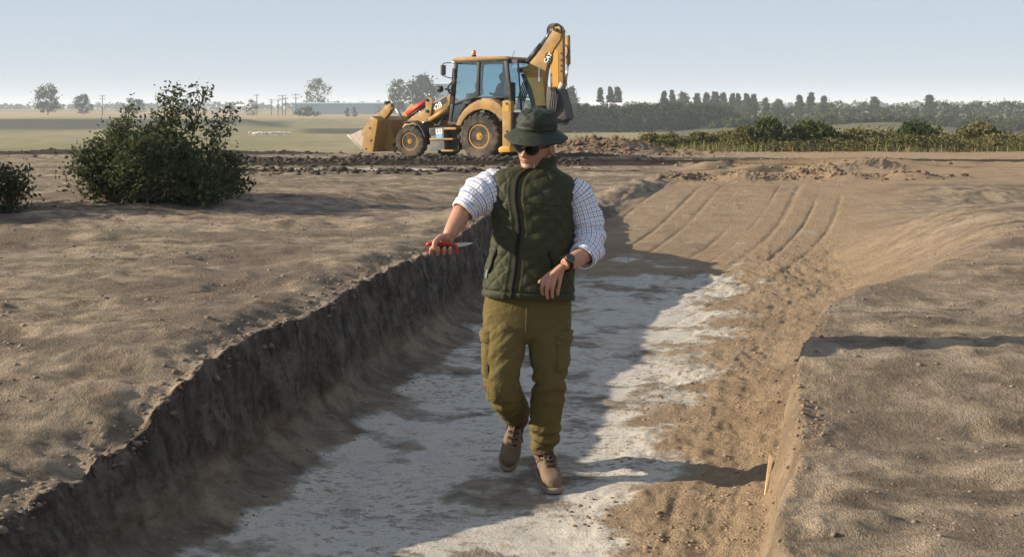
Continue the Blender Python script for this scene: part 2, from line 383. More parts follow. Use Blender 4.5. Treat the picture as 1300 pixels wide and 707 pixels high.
    pc = t.mix(n3, (.32, .30, .27), (.46, .43, .385)); pc = t.mix(t.mr(n2, .35, .7), pc, (.43, .39, .33)); sm = t.mr(t.noise(p, 1.5, 9, .7), .53, .66)
    pc = t.mix(t.math('MULTIPLY', sm, .72), pc, (.27, .215, .155)); pc = t.mix(t.math('MULTIPLY', flecks, .85), pc, (.18, .14, .10)); pc = t.mix(t.math('MULTIPLY', pits, .6), pc, (.20, .16, .12))
    col = t.mix(pm, col, pc)
    peb = t.mr(t.vor(p, 55), .05, .12, 1, 0)
    col = t.mix(t.math('MULTIPLY', t.math('MULTIPLY', peb, t.mr(n2, .5, .6)), .45), col, (.10, .08, .06))
    hb = t.math('ADD', t.math('ADD', t.math('MULTIPLY', n2, .55), t.math('MULTIPLY', n3, .45)), t.math('MULTIPLY', n4, .30))
    hb = t.math('MULTIPLY', hb, t.math('SUBTRACT', 1.0, t.math('MULTIPLY', pm, .75))); hb = t.math('SUBTRACT', hb, t.math('MULTIPLY', t.math('MULTIPLY', pm, t.math('MAXIMUM', flecks, pits)), -.06)); hb = t.math('ADD', hb, t.math('MULTIPLY', t.math('MULTIPLY', aC, t.math('ADD', cs, t.math('MULTIPLY', cg, .4))), 1.0))
    nrm = t.bump(hb, 1.0, .07)
    m = t.bsdf(col, .93, nrm, spec=.15)
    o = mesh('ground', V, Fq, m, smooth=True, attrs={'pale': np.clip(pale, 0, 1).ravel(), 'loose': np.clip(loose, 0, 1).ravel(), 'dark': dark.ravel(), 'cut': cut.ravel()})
    tag(o, 'brown dug over soil with a shallow trench of pale hard clay', kind='structure')
    return o
def gz(x, y): return float(land_z(np.array([x]), np.array([y]))[0])
def ground_at(px, py, y0=4.0, y1=46.0):
    """where the ray through a photo pixel meets the soil"""
    ys = np.linspace(y0, y1, 4000); xs = (px - CX) / F * ys; zs = -(py - HZ) / F * ys
    h = land_z(xs, ys); k = int(np.argmax(zs <= h))
    return np.array([xs[k], ys[k], h[k]])

# ---- the low fields beyond
def field_z(x, y):
    x, y = np.broadcast_arrays(np.asarray(x, float), np.asarray(y, float))
    z = np.interp(y, [0, 480, 560, 900, 1500, 9000], [-7, -7, -4.6, -2.9, -2.6, -2.5]) 
    zr = np.interp(y, [0, 380, 450, 900, 1500, 9000], [-7, -6.8, -4.5, -2.9, -2.6, -2.5])
    a = x / np.maximum(y, 1); k = sst(.03, .08, a)
    z = z * (1 - k) + zr * k
    z = z + .25 * fbm(x * .012, y * .012, 3, 101)
    z = z + 1.7 * np.exp(-((a - .19) / .05)**2 - ((y - 330) / 55)**2) + 3.2 * np.exp(-((a - .30) / .07)**2 - ((y - 300) / 60)**2)   # a bank on the right
    z = z + 2.6 * np.exp(-((y - 455) / 22)**2) * sst(-.175, -.215, a) # bank on the left
    # right of the machine the plateau runs on as a rough verge before it drops
    z = np.maximum(z, np.where(y < 75, -1.72 - np.maximum(0, y - 54) * .09 - 6 * sst(60, 75, y), -50) * 1.0 + 0 * x - 60 * sst(.045, .02, a))
    return z
def build_field():
    ys = 44.8 * (9000 / 44.8)**np.linspace(0, 1, 300); a = np.concatenate([np.linspace(-3, -.6, 24)[:-1], np.linspace(-.6, .6, 260), np.linspace(.6, 3, 24)[1:]])
    Y = np.repeat(ys[:, None], len(a), 1); X = a[None] * Y; Z = field_z(X, Y)
    Z = np.where(Y < 46.6, np.minimum(Z, -2.6 + 1.0 * sst(45, 46.6, Y)), Z)
    n, m_ = X.shape; idx = np.arange(n * m_).reshape(n, m_)
    Fq = np.stack([idx[:-1, :-1], idx[:-1, 1:], idx[1:, 1:], idx[1:, :-1]], -1).reshape(-1, 4)
    nz = fbm(X * .01, Y * .004, 3, 111); A = X / Y
    stub = sst(545, 565, Y + 40 * nz) * sst(.05, .02, A) * sst(880, 820, Y)
    dk = np.clip(sst(405, 430, Y + 70 * nz - 160 * (A + .2)) * sst(535, 515, Y + 30 * nz) * sst(-.165, -.19, A + .03 * nz) + .0 * nz
                 + sst(318, 330, Y + 30 * nz) * sst(425, 405, Y + 60 * nz) * sst(-.178, -.155, A + .02 * nz) * sst(.03, .0, A), 0, 1)
    verge = sst(78, 66, Y) * sst(.02, .05, A)
    bank = sst(.10, .13, A) * sst(250, 280, Y) * sst(420, 380, Y)
    t = NT('field_grass'); p = t.pos()
    n1 = t.noise(t.mapv(p, (.02, .004, 1)), 1.0, 6, .6); n2 = t.noise(t.mapv(p, (.25, .07, 1)), 1.0, 5, .6); n3 = t.noise(p, .9, 4, .6)
    c = t.mix(t.mr(n1, .36, .64), (.18, .155, .075), (.25, .205, .11)); c = t.mix(t.math('MULTIPLY', t.mr(n2, .4, .7), .6), c, (.105, .115, .042))
    c = t.mix(t.attr('stub'), c, t.mix(n2, (.27, .20, .115), (.36, .27, .15)))
    c = t.mix(t.attr('dk'), c, t.mix(n2, (.028, .032, .022), (.075, .072, .045)))  # dark crop, plus shade of the left bank's slope put into the colour
    c = t.mix(t.attr('bank'), c, t.mix(n2, (.06, .065, .028), (.13, .115, .055)))
    c = t.mix(t.attr('verge'), c, t.mix(n3, (.15, .11, .06), (.27, .20, .12)))
    m = t.bsdf(c, .95, t.bump(n3, .6, .3), spec=.1)
    o = mesh('field', np.stack([X, Y, Z], -1).reshape(-1, 3), Fq, m, smooth=True, attrs={'stub': stub.ravel(), 'dk': dk.ravel(), 'verge': verge.ravel(), 'bank': bank.ravel()})
    tag(o, 'wide flat pasture and stubble stretching to the horizon', kind='structure'); return o
build_ground(); build_field()
# ------------------------------------------------------------------ plants and trees
rng = np.random.default_rng(11)
def leaf_mat(name, a, b, sc=.6, trans=.25):
    t = NT(name); p = t.pos(); oi = t.n('ObjectInfo').outputs['Random']
    n = t.noise(p, sc, 4, .6); r = t.n('NewGeometry').outputs['Random Per Island']
    c = t.mix(t.mr(n, .3, .7), a, b); c = t.mix(t.mr(t.noise(p, .16, 3, .6), .36, .62, 0, .55), c, tuple(x * .45 for x in a)); c = t.mix(t.math('MULTIPLY', r, .75), c, tuple(min(1, x * 1.5 + .01) for x in b))
    c = t.mix(t.math('MULTIPLY', oi, .35), c, tuple(x * .6 for x in a))
    q = t.n('BsdfDiffuse'); t.L(c, q.inputs[0]); u = t.n('BsdfTranslucent'); t.L(c, u.inputs[0])
    x = t.n('MixShader'); x.inputs[0].default_value = trans; t.L(q.outputs[0], x.inputs[1]); t.L(u.outputs[0], x.inputs[2])
    t.L(x.outputs[0], t.out.inputs[0]); return t.m
LM = {'dark': leaf_mat('dark_leaves', (.014, .026, .014), (.048, .068, .034), .5, .15), 'mid': leaf_mat('mid_leaves', (.035, .05, .018), (.075, .095, .032)),
      'dry': leaf_mat('autumn_leaves', (.09, .075, .03), (.16, .12, .05)), 'weed': leaf_mat('weed_leaves', (.075, .080, .028), (.165, .148, .060), .9), 
      'shrub': leaf_mat('shrub_leaves', (.035, .045, .022), (.085, .10, .045), 3.0, .32), 'straw': leaf_mat('straw', (.13, .10, .055), (.24, .185, .10), 2.0, .2)}
BARK = simple('bark', (.11, .085, .065), .9, var=.3, bump=.4)

def leaf_quads(P, size, rng, asp=.6, up=0.0):
    n = len(P); d = rng.normal(size=(n, 3)); d[:, 2] += up; d /= np.linalg.norm(d, axis=1)[:, None]
    e = np.cross(d, rng.normal(size=(n, 3))); e /= np.linalg.norm(e, axis=1)[:, None] + 1e-9
    s = size * rng.uniform(.6, 1.35, (n, 1)) if np.ndim(size) == 0 else size[:, None]
    a = P - d * s * .5; b = P + e * s * asp * .5; c = P + d * s * .5; f = P - e * s * asp * .5
    return np.stack([a, b, c, f], 1).reshape(-1, 3), np.arange(4 * n).reshape(n, 4)
def crown_points(w, h, nclump, per, rng, shape='round', spread=.17):
    """clumps through the volume of a crown of width w and height h standing on z = 0"""
    out = []
    for _ in range(nclump):
        z = rng.uniform(.04, 1)
        if shape == 'poplar': r = .5 * math.sin(math.pi * min(.97, z * .86 + .12))**.7
        elif shape == 'dome': r = .5 * math.sqrt(max(0, 1.02 - z * z))
        elif shape == 'cone': r = .5 * (1.05 - z)
        else: r = .5 * math.sin(math.pi * (z * .84 + .12))**.6
        a = rng.uniform(0, 2 * math.pi); q = r * math.sqrt(rng.uniform(.05, 1)) * rng.uniform(.75, 1.15)
        c = np.array([math.cos(a) * q * w, math.sin(a) * q * w, z * h])
        sp = spread * rng.uniform(.55, 1.3) * min(w, h)
        out.append(c + rng.normal(size=(per, 3)) * sp * np.array([.55, .55, .45]))
    P = np.concatenate(out); P[:, 2] = np.maximum(P[:, 2], 0.02 * h); return P
def tree_parts(w, h, th, nclump, per, leaf, shape, mat, seed, limbs=6):
    rng = np.random.default_rng(seed); m = MB(); top = th + h * .75
    m.tube(catmull([(0, 0, -.4), (.02 * w, 0, th * .6), (-.02 * w, .02 * w, th + h * .3), (.01 * w, 0, top)], 4), np.linspace(.028, .006, 13) * (th + h) * .9, 7)
    for k in range(limbs):
        a = k * 2.4 + seed; z = th + h * (.05 + .6 * k / limbs)
        m.tube([(0, 0, z), (math.cos(a) * w * .18, math.sin(a) * w * .18, z + h * .10), (math.cos(a) * w * .36, math.sin(a) * w * .36, z + h * .22)], [.008 * h, .006 * h, .002 * h], 5)
    P = crown_points(w, h, nclump, per, rng, shape) + np.array([0, 0, th])
    V, Fq = leaf_quads(P, leaf, rng)
    return m, V, Fq
def plant_tree(name, base, w, h, th, nclump, per, leaf, shape, mat, seed, label, cat='tree', group=None):
    r = empty(name, base); m, V, Fq = tree_parts(w, h, th, nclump, per, leaf, shape, mat, seed)
    m.build('trunk', BARK, r, True); mesh('crown', V, Fq, LM[mat], r)
    return tag(r, label, cat, group)
def copy_tree_to(src, base, s, rz, label, sz=None):
    c = copy_tree(src); c.location = base; c.scale = (s, s, sz or s); c.rotation_euler.z = rz; c['label'] = label; return c
def fbase(px, Y): x = (px - CX) / F * Y; return (x, Y, float(field_z(np.array([x]), np.array([Y]))[0]) - .1)
def span(p0, p1, Y): return abs(p1 - p0) / F * Y

# --- far left: the tall tree over the long hall and its neighbours
def far_tree(px, Y, top, wpx, th, shape, mat, label, seed, nclump=46, per=34, group=None, base_py=None, name='tree'):
    b = list(fbase(px, Y))
    if base_py: b[2] = -(base_py - HZ) / F * Y
    H = -(top - HZ) / F * Y - b[2]; w = wpx / F * Y; h = H - th * H
    return plant_tree(name, tuple(b), w, h, th * H, nclump, per, .055 * (w + h) / 2 * 1.5, shape, mat, seed, label, group=group)
far_tree(404, 760, 102, 31, .13, 'round', 'mid', 'tall grey-green tree standing alone behind the left end of the long pale hall', 3, 40, 30)
far_tree(506, 640, 103, 27, .10, 'round', 'mid', 'broad tree nearest the bucket side of a pair behind the loader arm', 4, 52, 36)
far_tree(537, 650, 99, 40, .08, 'round', 'dark', 'larger darker tree of the pair just in front of the cab', 5, 64, 40)
far_tree(429, 800, 122, 8, .1, 'round', 'dark', 'small round dark treetop over the middle of the long pale hall', 6, 16, 24)
far_tree(458, 820, 126, 12, .1, 'round', 'dark', 'low treetop over the hall roof, just above the raised bucket', 7, 14, 24)
far_tree(320, 620, 127, 17, .06, 'round', 'mid', 'bushy green tree among the power poles', 8, 26, 30)
far_tree(293, 640, 133, 12, .04, 'round', 'dark', 'low dark tree left of the small white shed', 9, 18, 26)
far_tree(480, 560, 128, 13, .25, 'round', 'dry', 'thin brownish half bare tree in front of the hall, above the bucket', 10, 14, 14)
def bush(px, Y, top, wpx, mat, label, seed, n=22, per=30, name='bush', base=None, leaf=.09, group=None):
    b = base if base is not None else fbase(px, Y)
    h = max(.4, -(top - HZ) / F * Y - b[2]); w = wpx / F * Y; rg = np.random.default_rng(seed); r = empty(name, tuple(b))
    m = MB()
    for k in range(5):
        a = k * 1.26 + seed; m.tube([(0, 0, -.15), (math.cos(a) * w * .15, math.sin(a) * w * .15, h * .4), (math.cos(a) * w * .3, math.sin(a) * w * .3, h * .75)], [.02 * h, .014 * h, .004 * h], 5)
    m.build('stem', BARK, r, True)
    P = crown_points(w, h, n, per, rg, 'dome', .2)
    V, Fq = leaf_quads(P, leaf * (w + h) / 2, rg); mesh('foliage', V, Fq, LM[mat], r)
    return tag(r, label, 'bush', group)
bush(391, 600, 136, 34, 'dark', 'long dark hedge-like bush before the left end of the hall', 21, 34)
bush(441, 580, 138, 9, 'dark', 'smaller of two dark bushes in front of the hall wall', 22)
bush(450, 585, 137, 8, 'dark', 'right bush of two touching dark bushes in front of the hall wall', 23)
# beyond the photograph's own margins
far_tree(60, 640, 110, 34, .1, 'round', 'mid', 'broad tree far out on the left, beyond all the power poles', 24)
far_tree(105, 660, 122, 24, .08, 'round', 'dark', 'middle height dark tree of the far left three', 25)
far_tree(170, 690, 126, 30, .06, 'round', 'mid', 'low wide tree of the far left three, closest to the poles', 26)
far_tree(235, 680, 128, 18, .06, 'round', 'dark', 'small dark tree between the far left three and the white shed', 27)

# --- far right: poplars over the wood, the wood itself
POP = [('mid', 31), ('dark', 32), ('dark', 33)]; protos = []
poplars = [(725, 112, 17, 0, 'stout poplar just right of the raised digger boom'), (762, 113, 9, 1, 'slim poplar standing alone right of the digger, above the pale roofs'),
 (775, 112, 9, 1, 'left trunk of the dense poplar pair right of the slim one'), (784, 112, 11, 2, 'right and wider of the dense poplar pair above the wood'),
 (843, 117, 9, 1, 'first poplar of the long far row, at its left end'), (853, 116, 9, 2, 'second poplar of the long far row'), (867, 118, 15, 0, 'bushy broad poplar third in the far row'),
 (885, 120, 10, 1, 'fourth poplar in the far row, just left of the pale house roof'), (897, 119, 10, 2, 'fifth poplar in the far row, over the pale house roof'), (908, 118, 12, 1, 'sixth poplar in the far row, right of the pale house roof'), (918, 119, 11, 2, 'seventh poplar in the far row, joined to the sixth'),
 (930, 120, 9, 1, 'first of the close four poplars right of the gap'), (937, 120, 9, 2, 'second of the close four poplars right of the gap'), (948, 120, 10, 1, 'third of the close four poplars right of the gap'), (957, 121, 11, 2, 'last and roundest of the close four poplars'),
 (972, 125, 9, 0, 'small poplar by itself right of the close four'), (988, 127, 14, 0, 'last tree of the far row in the photo, low and wide'),
 (1015, 122, 10, 1, 'poplar past the end of the row, first of three on the far right'), (1030, 119, 11, 2, 'tallest of three poplars on the far right'), (1046, 123, 10, 1, 'third of three poplars on the far right'), (1110, 124, 13, 2, 'lone poplar near the right end of the wood'), (1180, 122, 14, 1, 'farthest right poplar of all')]
for k, (px, top, wpx, v, lab) in enumerate(poplars):
    Y = 520 + 14 * math.sin(k * 2.1); b = fbase(px, Y)
    H = -(top - HZ) / F * Y - b[2]; w_ = wpx / F * Y
    key = [q for q in protos if q[0] == v]
    if not key:
        rt = plant_tree('poplar_tree', b, w_, H * .92, H * .08, 90, 44, .8, 'poplar', POP[v][0], 30 + v, lab, group='poplars above the wood'); rt.rotation_euler.z = k
        protos.append((v, rt, w_, H))
    else:
        _, src, w0, H0 = key[0]; c = copy_tree(src); c.location = b; c.scale = (w_ / w0, w_ / w0, H / H0); c.rotation_euler.z = k * 1.7; c['label'] = lab

def wood(name, specs, mat, seed, label):
    """specs: rows of (px0, px1, Y, top_py, n); one dense mass"""
    rg = np.random.default_rng(seed); Vs = []; Fs = []; n0 = 0
    for px0, px1, Y0, tops, n in specs:
        for k in range(n):
            px = px0 + (px1 - px0) * (k + rg.uniform(-.5, .5)) / n; Y = Y0 + rg.uniform(-14, 14); b = fbase(px, Y)
            top = np.interp(px, *tops) + rg.uniform(-4, 3.0)
            h = max(2.0, -(top - HZ) / F * Y - b[2]); w_ = max(3.2, h * rg.uniform(.5, .85))
            V, Fq = leaf_quads(crown_points(w_, h, 22, 22, rg, 'round', .2) + np.array(b), .62, rg)
            Vs.append(V); Fs.append(Fq + n0); n0 += len(V)
    return tag(mesh(name, np.concatenate(Vs), np.concatenate(Fs), LM[mat], org=(0, 0, 0)), label, 'wood', kind='stuff')
T1 = ([690, 720, 760, 800, 850, 900, 930, 970, 1010, 1100, 1320], [136, 135, 138, 136, 134, 137, 141, 150, 150, 146, 140])
T2 = ([860, 900, 940, 980, 1040, 1320], [131, 133, 132, 136, 135, 132])
wood('woodland', [(690, 935, 345, T1, 66), (690, 930, 372, T1, 50)], 'dark', 41, 'long dark bluish wood across the field right of the machine')
wood('hillside_thicket', [(880, 1320, 420, T2, 80), (905, 1320, 330, ([905, 930, 960, 1000, 1320], [158, 154, 153, 150, 150]), 60)], 'mid', 42, 'lighter green thicket spreading over the bank at the far right')
far = []
def treeline(px0, px1, Y, top, n, seed, label):
    rg = np.random.default_rng(seed); Vs = []; Fs = []; n0 = 0
    for k in range(n):
        px = px0 + (px1 - px0) * (k + rg.uniform(-.5, .5)) / n; b = fbase(px, Y + rg.uniform(-60, 60))
        h = max(4, -(top + rg.uniform(-1.5, 2) - HZ) / F * Y - b[2]); P = crown_points(h * 2.2, h, 16, 14, rg, 'round', .22) + np.array(b)
        V, Fq = leaf_quads(P, 2.6, rg); Vs.append(V); Fs.append(Fq + n0); n0 += len(V)
    tag(mesh('treeline', np.concatenate(Vs), np.concatenate(Fs), LM['mid']), label, 'treeline', kind='stuff')
treeline(-20, 560, 1500, 132, 70, 51, 'faint hazy line of trees along the left horizon')
treeline(680, 1320, 1300, 131, 70, 52, 'faint hazy line of trees along the right horizon')

# --- buildings
HALL = simple('hall_cladding', (.34, .44, .50), .5, var=.06); ROOFM = simple('hall_roof', (.62, .69, .73), .4, var=.06); WHITE = simple('white_render', (.75, .74, .72), .7, var=.05)
TILE = simple('pale_tiles', (.55, .40, .32), .7, var=.2); DKG = simple('dark_opening', (.04, .045, .05), .4); STEELP = simple('galvanised', (.33, .34, .35), .5, .4, var=.1)
def house(name, px0, px1, Y, top, base, roof_h, dep, wm, rm, label, cat='building', nwin=0, doors=0, corr=False):
    x0 = (px0 - CX) / F * Y; x1 = (px1 - CX) / F * Y; zb = -(base - HZ) / F * Y; zt = -(top - HZ) / F * Y; ze = zt - roof_h
    r = empty(name, ((x0 + x1) / 2, Y, zb)); W = x1 - x0; h = ze - zb
    m = MB().box((0, dep / 2, h / 2 - .5), (W, dep, h + 1))
    if corr:
        k = int(W / 3.0)
        for i in range(k): m.box((-W / 2 + (i + .5) * W / k, -.04, h / 2), (W / k * .5, .1, h * .98))
    m.build('wall', wm, r)
    m = MB(); e = .35
    # gabled roof, ridge along x
    P = [(-e, h), (dep / 2, h + roof_h), (dep + e, h), (dep + e, h + .25), (dep / 2, h + roof_h + .28), (-e, h + .25)]
    V = [(sx * (W / 2 + e), p[0], p[1]) for sx in (-1, 1) for p in P]; n = 6
    m.add(V, [(0, 1, 4, 5), (1, 2, 3, 4), (6, 11, 10, 7), (7, 10, 9, 8)] + [(i, (i + 1) % n, n + (i + 1) % n, n + i) for i in range(n)]).build('roof', rm, r)
    for sx in (-1, 1): MB().add([(sx * W / 2, p[0], p[1]) for p in ((0, h), (dep, h), (dep / 2, h + roof_h))], [(0, 1, 2)]).build('gable', wm, r)
    for i in range(nwin):
        x = -W / 2 + (i + .5) * W / nwin; f = MB().box((x, -.06, h * .55), (1.2, .12, min(1.4, h * .4))).build('window', WHITE, r); MB().box((x, -.13, h * .55), (1.0, .03, min(1.2, h * .34))).build('pane', DKG, f)
    for i in range(doors):
        x = -W / 2 + (i + .5) * W / doors; MB().box((x, -.12, h * .35), (4.0, .1, h * .7)).build('door', STEELP, r)
    return tag(r, label, cat)
house('long_hall', 371, 566, 690, 131, 150, .5, 26, HALL, HALL, 'long low pale blue-grey hall behind the loader bucket', doors=0, corr=True)
house('block_building', 553, 577, 700, 106, 140, .5, 14, simple('pale_panel', (.42, .46, .5), .6, var=.05), ROOFM, 'tall grey block rising behind the trees beside the cab', nwin=4)
house('shed', 299, 311, 660, 133.5, 141, .8, 6, WHITE, WHITE, 'small white shed between two green trees on the left', nwin=1)
house('farmhouse', 888, 905, 400, 138, 150, 1.5, 7, WHITE, TILE, 'pale house with tan roof set among the trees on the right', nwin=2)
house('farmhouse', 748, 764, 470, 131, 146, 1.4, 7, WHITE, WHITE, 'white house roof under the slim poplar', nwin=2)
house('farmhouse', 774, 789, 470, 131.5, 146, 1.4, 7, WHITE, WHITE, 'white house roof under the dense poplar pair', nwin=2)

# --- power poles
POLE = simple('weathered_pole', (.17, .15, .13), .9, var=.2)
INS = simple('porcelain', (.5, .48, .45), .3)
def pole(px, Y, top, arms, label):
    b = fbase(px, Y); H = -(top - HZ) / F * Y - b[2]; r = empty('power_pole', b)
    MB().tube([(0, 0, -.5), (0, 0, H)], [.30, .2], 8).build('post', POLE, r)
    for k, (dz, w_) in enumerate(arms):
        MB().box((0, 0, H - dz), (w_, .22, .24)).build('crossarm', POLE, r)
        for sx in (-1, 0, 1) if k == 0 else (-1, 1):
            MB().lathe([(0, .12), (.2, .2), (.42, .1), (.5, .01)], 8, 'z', (sx * w_ * .45, 0, H - dz + .12)).build('insulator', INS, r)
    tag(r, label, 'power pole', 'power poles on the horizon')
for px, top, arms, lab in ((326, 120, [(.5, 2.6)], 'thin single arm pole just behind the bushy green tree'), (344.5, 126, [(.6, 2.4), (1.8, 2.0)], 'shortest pole of the left group, with two arms'), (353, 126, [(.7, 2.6)], 'second short pole, with one arm'),
    (358.5, 121, [(.4, 4.4), (2.0, 3.6)], 'wide armed tall pole in the middle of the group'), (362.5, 124, [(.6, 2.4)], 'slim pole touching the wide armed one'), (375.5, 119, [(.6, 3.8), (2.4, 3.0)], 'thick tall pole nearest to the long hall'),
    (292, 131, [(.5, 2.2)], 'faint pole left of the white shed'), (200, 122, [(.5, 3)], 'pole on its own far left of the group'), (130, 121, [(.5, 3), (2, 3)], 'leftmost pole of all')):
    pole(px, 640, top, arms, lab)

# --- the flock
WOOL = simple('wool', (.55, .50, .42), .95, var=.15, bump=.4, bsc=20); SKINW = simple('sheep_skin', (.30, .25, .2), .8)
def sheep(loc, rz, label):
    r = empty('sheep', loc, rz)
    V = []; Fc = []
    P = catmull([(-.50, 0, .62), (-.38, 0, .64), (0, 0, .63), (.36, 0, .66), (.50, 0, .74), (.62, 0, .86), (.70, 0, .88), (.84, 0, .78)], 3)
    R = np.interp(np.linspace(0, 1, len(P)), [0, .08, .3, .5, .66, .8, .9, 1], [.05, .22, .27, .26, .18, .11, .10, .05])
    m = MB(); m.tube(P, R, 10)
    for sx in (-.3, .3):
        for sy in (-1, 1): m.tube([(sx, sy * .12, .55), (sx + .02, sy * .13, .28), (sx, sy * .13, .02)], [.085, .045, .04], 6)
    for sy in (-1, 1): m.tube([(.68, sy * .06, .93), (.66, sy * .17, .90)], [.03, .012], 5)
    o = m.build('body', WOOL, r, True); md = o.modifiers.new('join', 'REMESH'); md.mode = 'VOXEL'; md.voxel_size = .03; md.use_smooth_shade = True
    return tag(r, label, 'sheep', 'flock grazing on the far pasture')
rg = np.random.default_rng(5); s0 = None
for k in range(19):
    px = 317 + k * 2.75 + rg.uniform(-1, 1); Y = 305 + 4 * math.sin(k * 1.7) + rg.uniform(-3, 3); b = fbase(px, Y); b = (b[0], b[1], b[2] + .12)
    lab = 'small pale sheep in the tight flock on the green pasture, left of the machine'
    if s0 is None: s0 = sheep(b, 1.0, lab)
    else:
        c = copy_tree(s0); c.location = b; c.rotation_euler.z = rg.uniform(-.5, .5) + (math.pi if rg.random() < .4 else 0)

# ------------------------------------------------------------------ weeds, bushes and dry grass on the near ground
def blades(P, h, wdt, rg, lean=.35):
    n = len(P); a = rg.uniform(0, 2 * math.pi, n); L = h * rg.uniform(.5, 1.3, n); le = L * lean * rg.normal(size=n); b = a + 1.5
    d = np.stack([np.cos(b) * le, np.sin(b) * le, L], 1); s = np.stack([np.cos(a), np.sin(a), 0 * a], 1) * wdt * rg.uniform(.6, 1.4, (n, 1))
    V = np.stack([P - s, P + s, P + d * .6 + s * .6, P + d], 1); return V.reshape(-1, 3), np.arange(4 * n).reshape(n, 4)
def near_z(x, y):
    return np.where(y < 45.0, land_z(x, y), np.maximum(field_z(x, y), -50))
rg = np.random.default_rng(77)
# the verge of weeds along the far edge, right of the machine
n = 9000; A = rg.uniform(.045, .44, n); Y = rg.uniform(46.5, 60, n); X = A * Y
keep = fbm(X * .5, Y * .3, 3, 121) + .25 * (A > .1) - .10 > -.12; X, Y = X[keep], Y[keep]
P = np.stack([X, Y, near_z(X, Y) - .02], 1); hh = .22 + .42 * np.clip(fbm(X * .35, Y * .3, 3, 122) + .3, 0, 1)
V, Fq = blades(P, hh, .022, rg)
tag(mesh('verge_weeds', V, Fq, LM['weed']), 'belt of tall yellowing weeds along the far edge of the dug ground', 'weeds', kind='stuff')
n = 2200; A = rg.uniform(.03, .44, n); Y = rg.uniform(44.3, 52, n); X = A * Y; keep = fbm(X * .7, Y * .5, 3, 123) > .02; X, Y = X[keep], Y[keep]
V, Fq = blades(np.stack([X, Y, near_z(X, Y) - .02], 1), .3, .014, rg)
tag(mesh('dry_grass', V, Fq, LM['straw']), 'bleached dry grass stalks in front of the weed belt', 'dry grass', kind='stuff')
near_bushes = [(826, 49, 169, 30, 'weed', 'low spreading green bush at the left start of the weed belt'), (853, 50, 168, 26, 'weed', 'second low bush from the left in the weed belt'), (888, 50, 167, 34, 'weed', 'wide yellow-green bush midway along the weed belt'),
  (918, 50, 166, 26, 'weed', 'medium green bush right of the wide yellow-green one'), (946, 49, 161, 36, 'weed', 'tall brownish bush left of the darkest bush'), (975, 48.5, 152, 44, 'mid', 'big dark green bush at the right end of the photographed belt'),
  (1030, 49, 155, 50, 'mid', 'first big bush beyond the dark one, far right'), (1090, 50, 163, 54, 'weed', 'yellowish wide bush far right, second beyond the dark one'), (1160, 49, 156, 52, 'mid', 'third big bush far right'), (1240, 50, 158, 60, 'weed', 'last bush at the far right end of the belt')]
for k, (px, Y, top, wpx, mt, lab) in enumerate(near_bushes):
    x = (px - CX) / F * Y; bush(px, Y, top + 3, wpx * 1.75, mt, lab, 200 + k, 70, 60, base=(x, Y, float(near_z(np.array([x]), np.array([float(Y)]))[0]) - .05), leaf=.07, group='bushes of the weed belt')
n = 42000; A = rg.uniform(.07, .44, n); Y = rg.uniform(46.6, 57, n); X = A * Y
hm = np.clip(.34 + .75 * fbm(X * .30, Y * .2, 3, 127), .04, .8) * sst(.06, .12, A) + .25 * sst(.17, .2, A); zz = rg.random(n)
V, Fq = leaf_quads(np.stack([X, Y, near_z(X, Y) + hm * zz], 1), .085, rg, .6, .5)
tag(mesh('undergrowth', V, Fq, LM['weed']), 'low leafy undergrowth filling the weed belt', 'undergrowth', kind='stuff')
n = 900; X = 2.9 + rg.normal(size=n) * 1.5; Y = 42.3 + rg.normal(size=n) * 1.2; V, Fq = blades(np.stack([X, Y, land_z(X, np.minimum(Y, 44.4)) - .02], 1), (.10 + .16 * rg.random(n)), .012, rg, .8)
tag(mesh('heap_weeds', V, Fq, LM['straw']), 'dry weeds sprouting on the soil heap right of the machine', 'weeds', kind='stuff')
# thin dry tufts on the plateau and by the cut
n = 2600; Y = 6.5 + 24 * rg.random(n)**1.4; X = rg.uniform(-.46, .02, n) * Y; keep = (X < wall_x(Y) - .15) & (fbm(X * .9, Y * .9, 3, 125) > .22); X, Y = X[keep], Y[keep]
V, Fq = blades(np.stack([X, Y, land_z(X, Y) - .005], 1), .05, .003, rg, .9)
tag(mesh('stubble_tufts', V, Fq, LM['straw']), 'thin dry grass stubble scattered over the bare plateau', 'grass', kind='stuff')

# the big shrub at the left, close to the cut
def shrub(loc, stems, label, seed):
    rg = np.random.default_rng(seed); r = empty('shrub', loc); m = MB(); P = []; SZ = []
    for (dx, dy, h, lean, full) in stems:
        b = np.array([dx, dy, -.1]); t_ = np.array([dx + lean, dy + rg.uniform(-.2, .2), h]); mid = (b + t_) / 2 + np.array([rg.uniform(-.08, .08), rg.uniform(-.1, .1), .05])
        Q = catmull([b, mid, t_], 7); m.tube(Q, np.linspace(.014, .003, len(Q)), 6)
        for i in range(2, len(Q)):
            for _ in range(full):
                d = rg.normal(size=3); d[2] = abs(d[2]) * .6 + .2; d /= np.linalg.norm(d); L = rg.uniform(.12, .34) * (1.15 - .75 * i / len(Q)) * (1.15 if h < 1.1 else .9)
                e = Q[i] + d * L; m.tube([Q[i], Q[i] + d * L * .5 + np.array([0, 0, .02]), e], [.005, .0035, .0015], 4, False)
                k = int(26 * (L / .25)); tt = rg.uniform(.25, 1.05, k)[:, None]
                P.append(Q[i] + d * L * tt + rg.normal(size=(k, 3)) * .042)
    m.build('branch', BARK, r, True); P = np.concatenate(P); V, Fq = leaf_quads(P, .046, rg, .55); mesh('foliage', V, Fq, LM['shrub'], r)
    return tag(r, label, 'shrub')
b = np.array([-3.72, 13.0, gz(-3.72, 13.0) - .03])
rg2 = np.random.default_rng(8); st = []
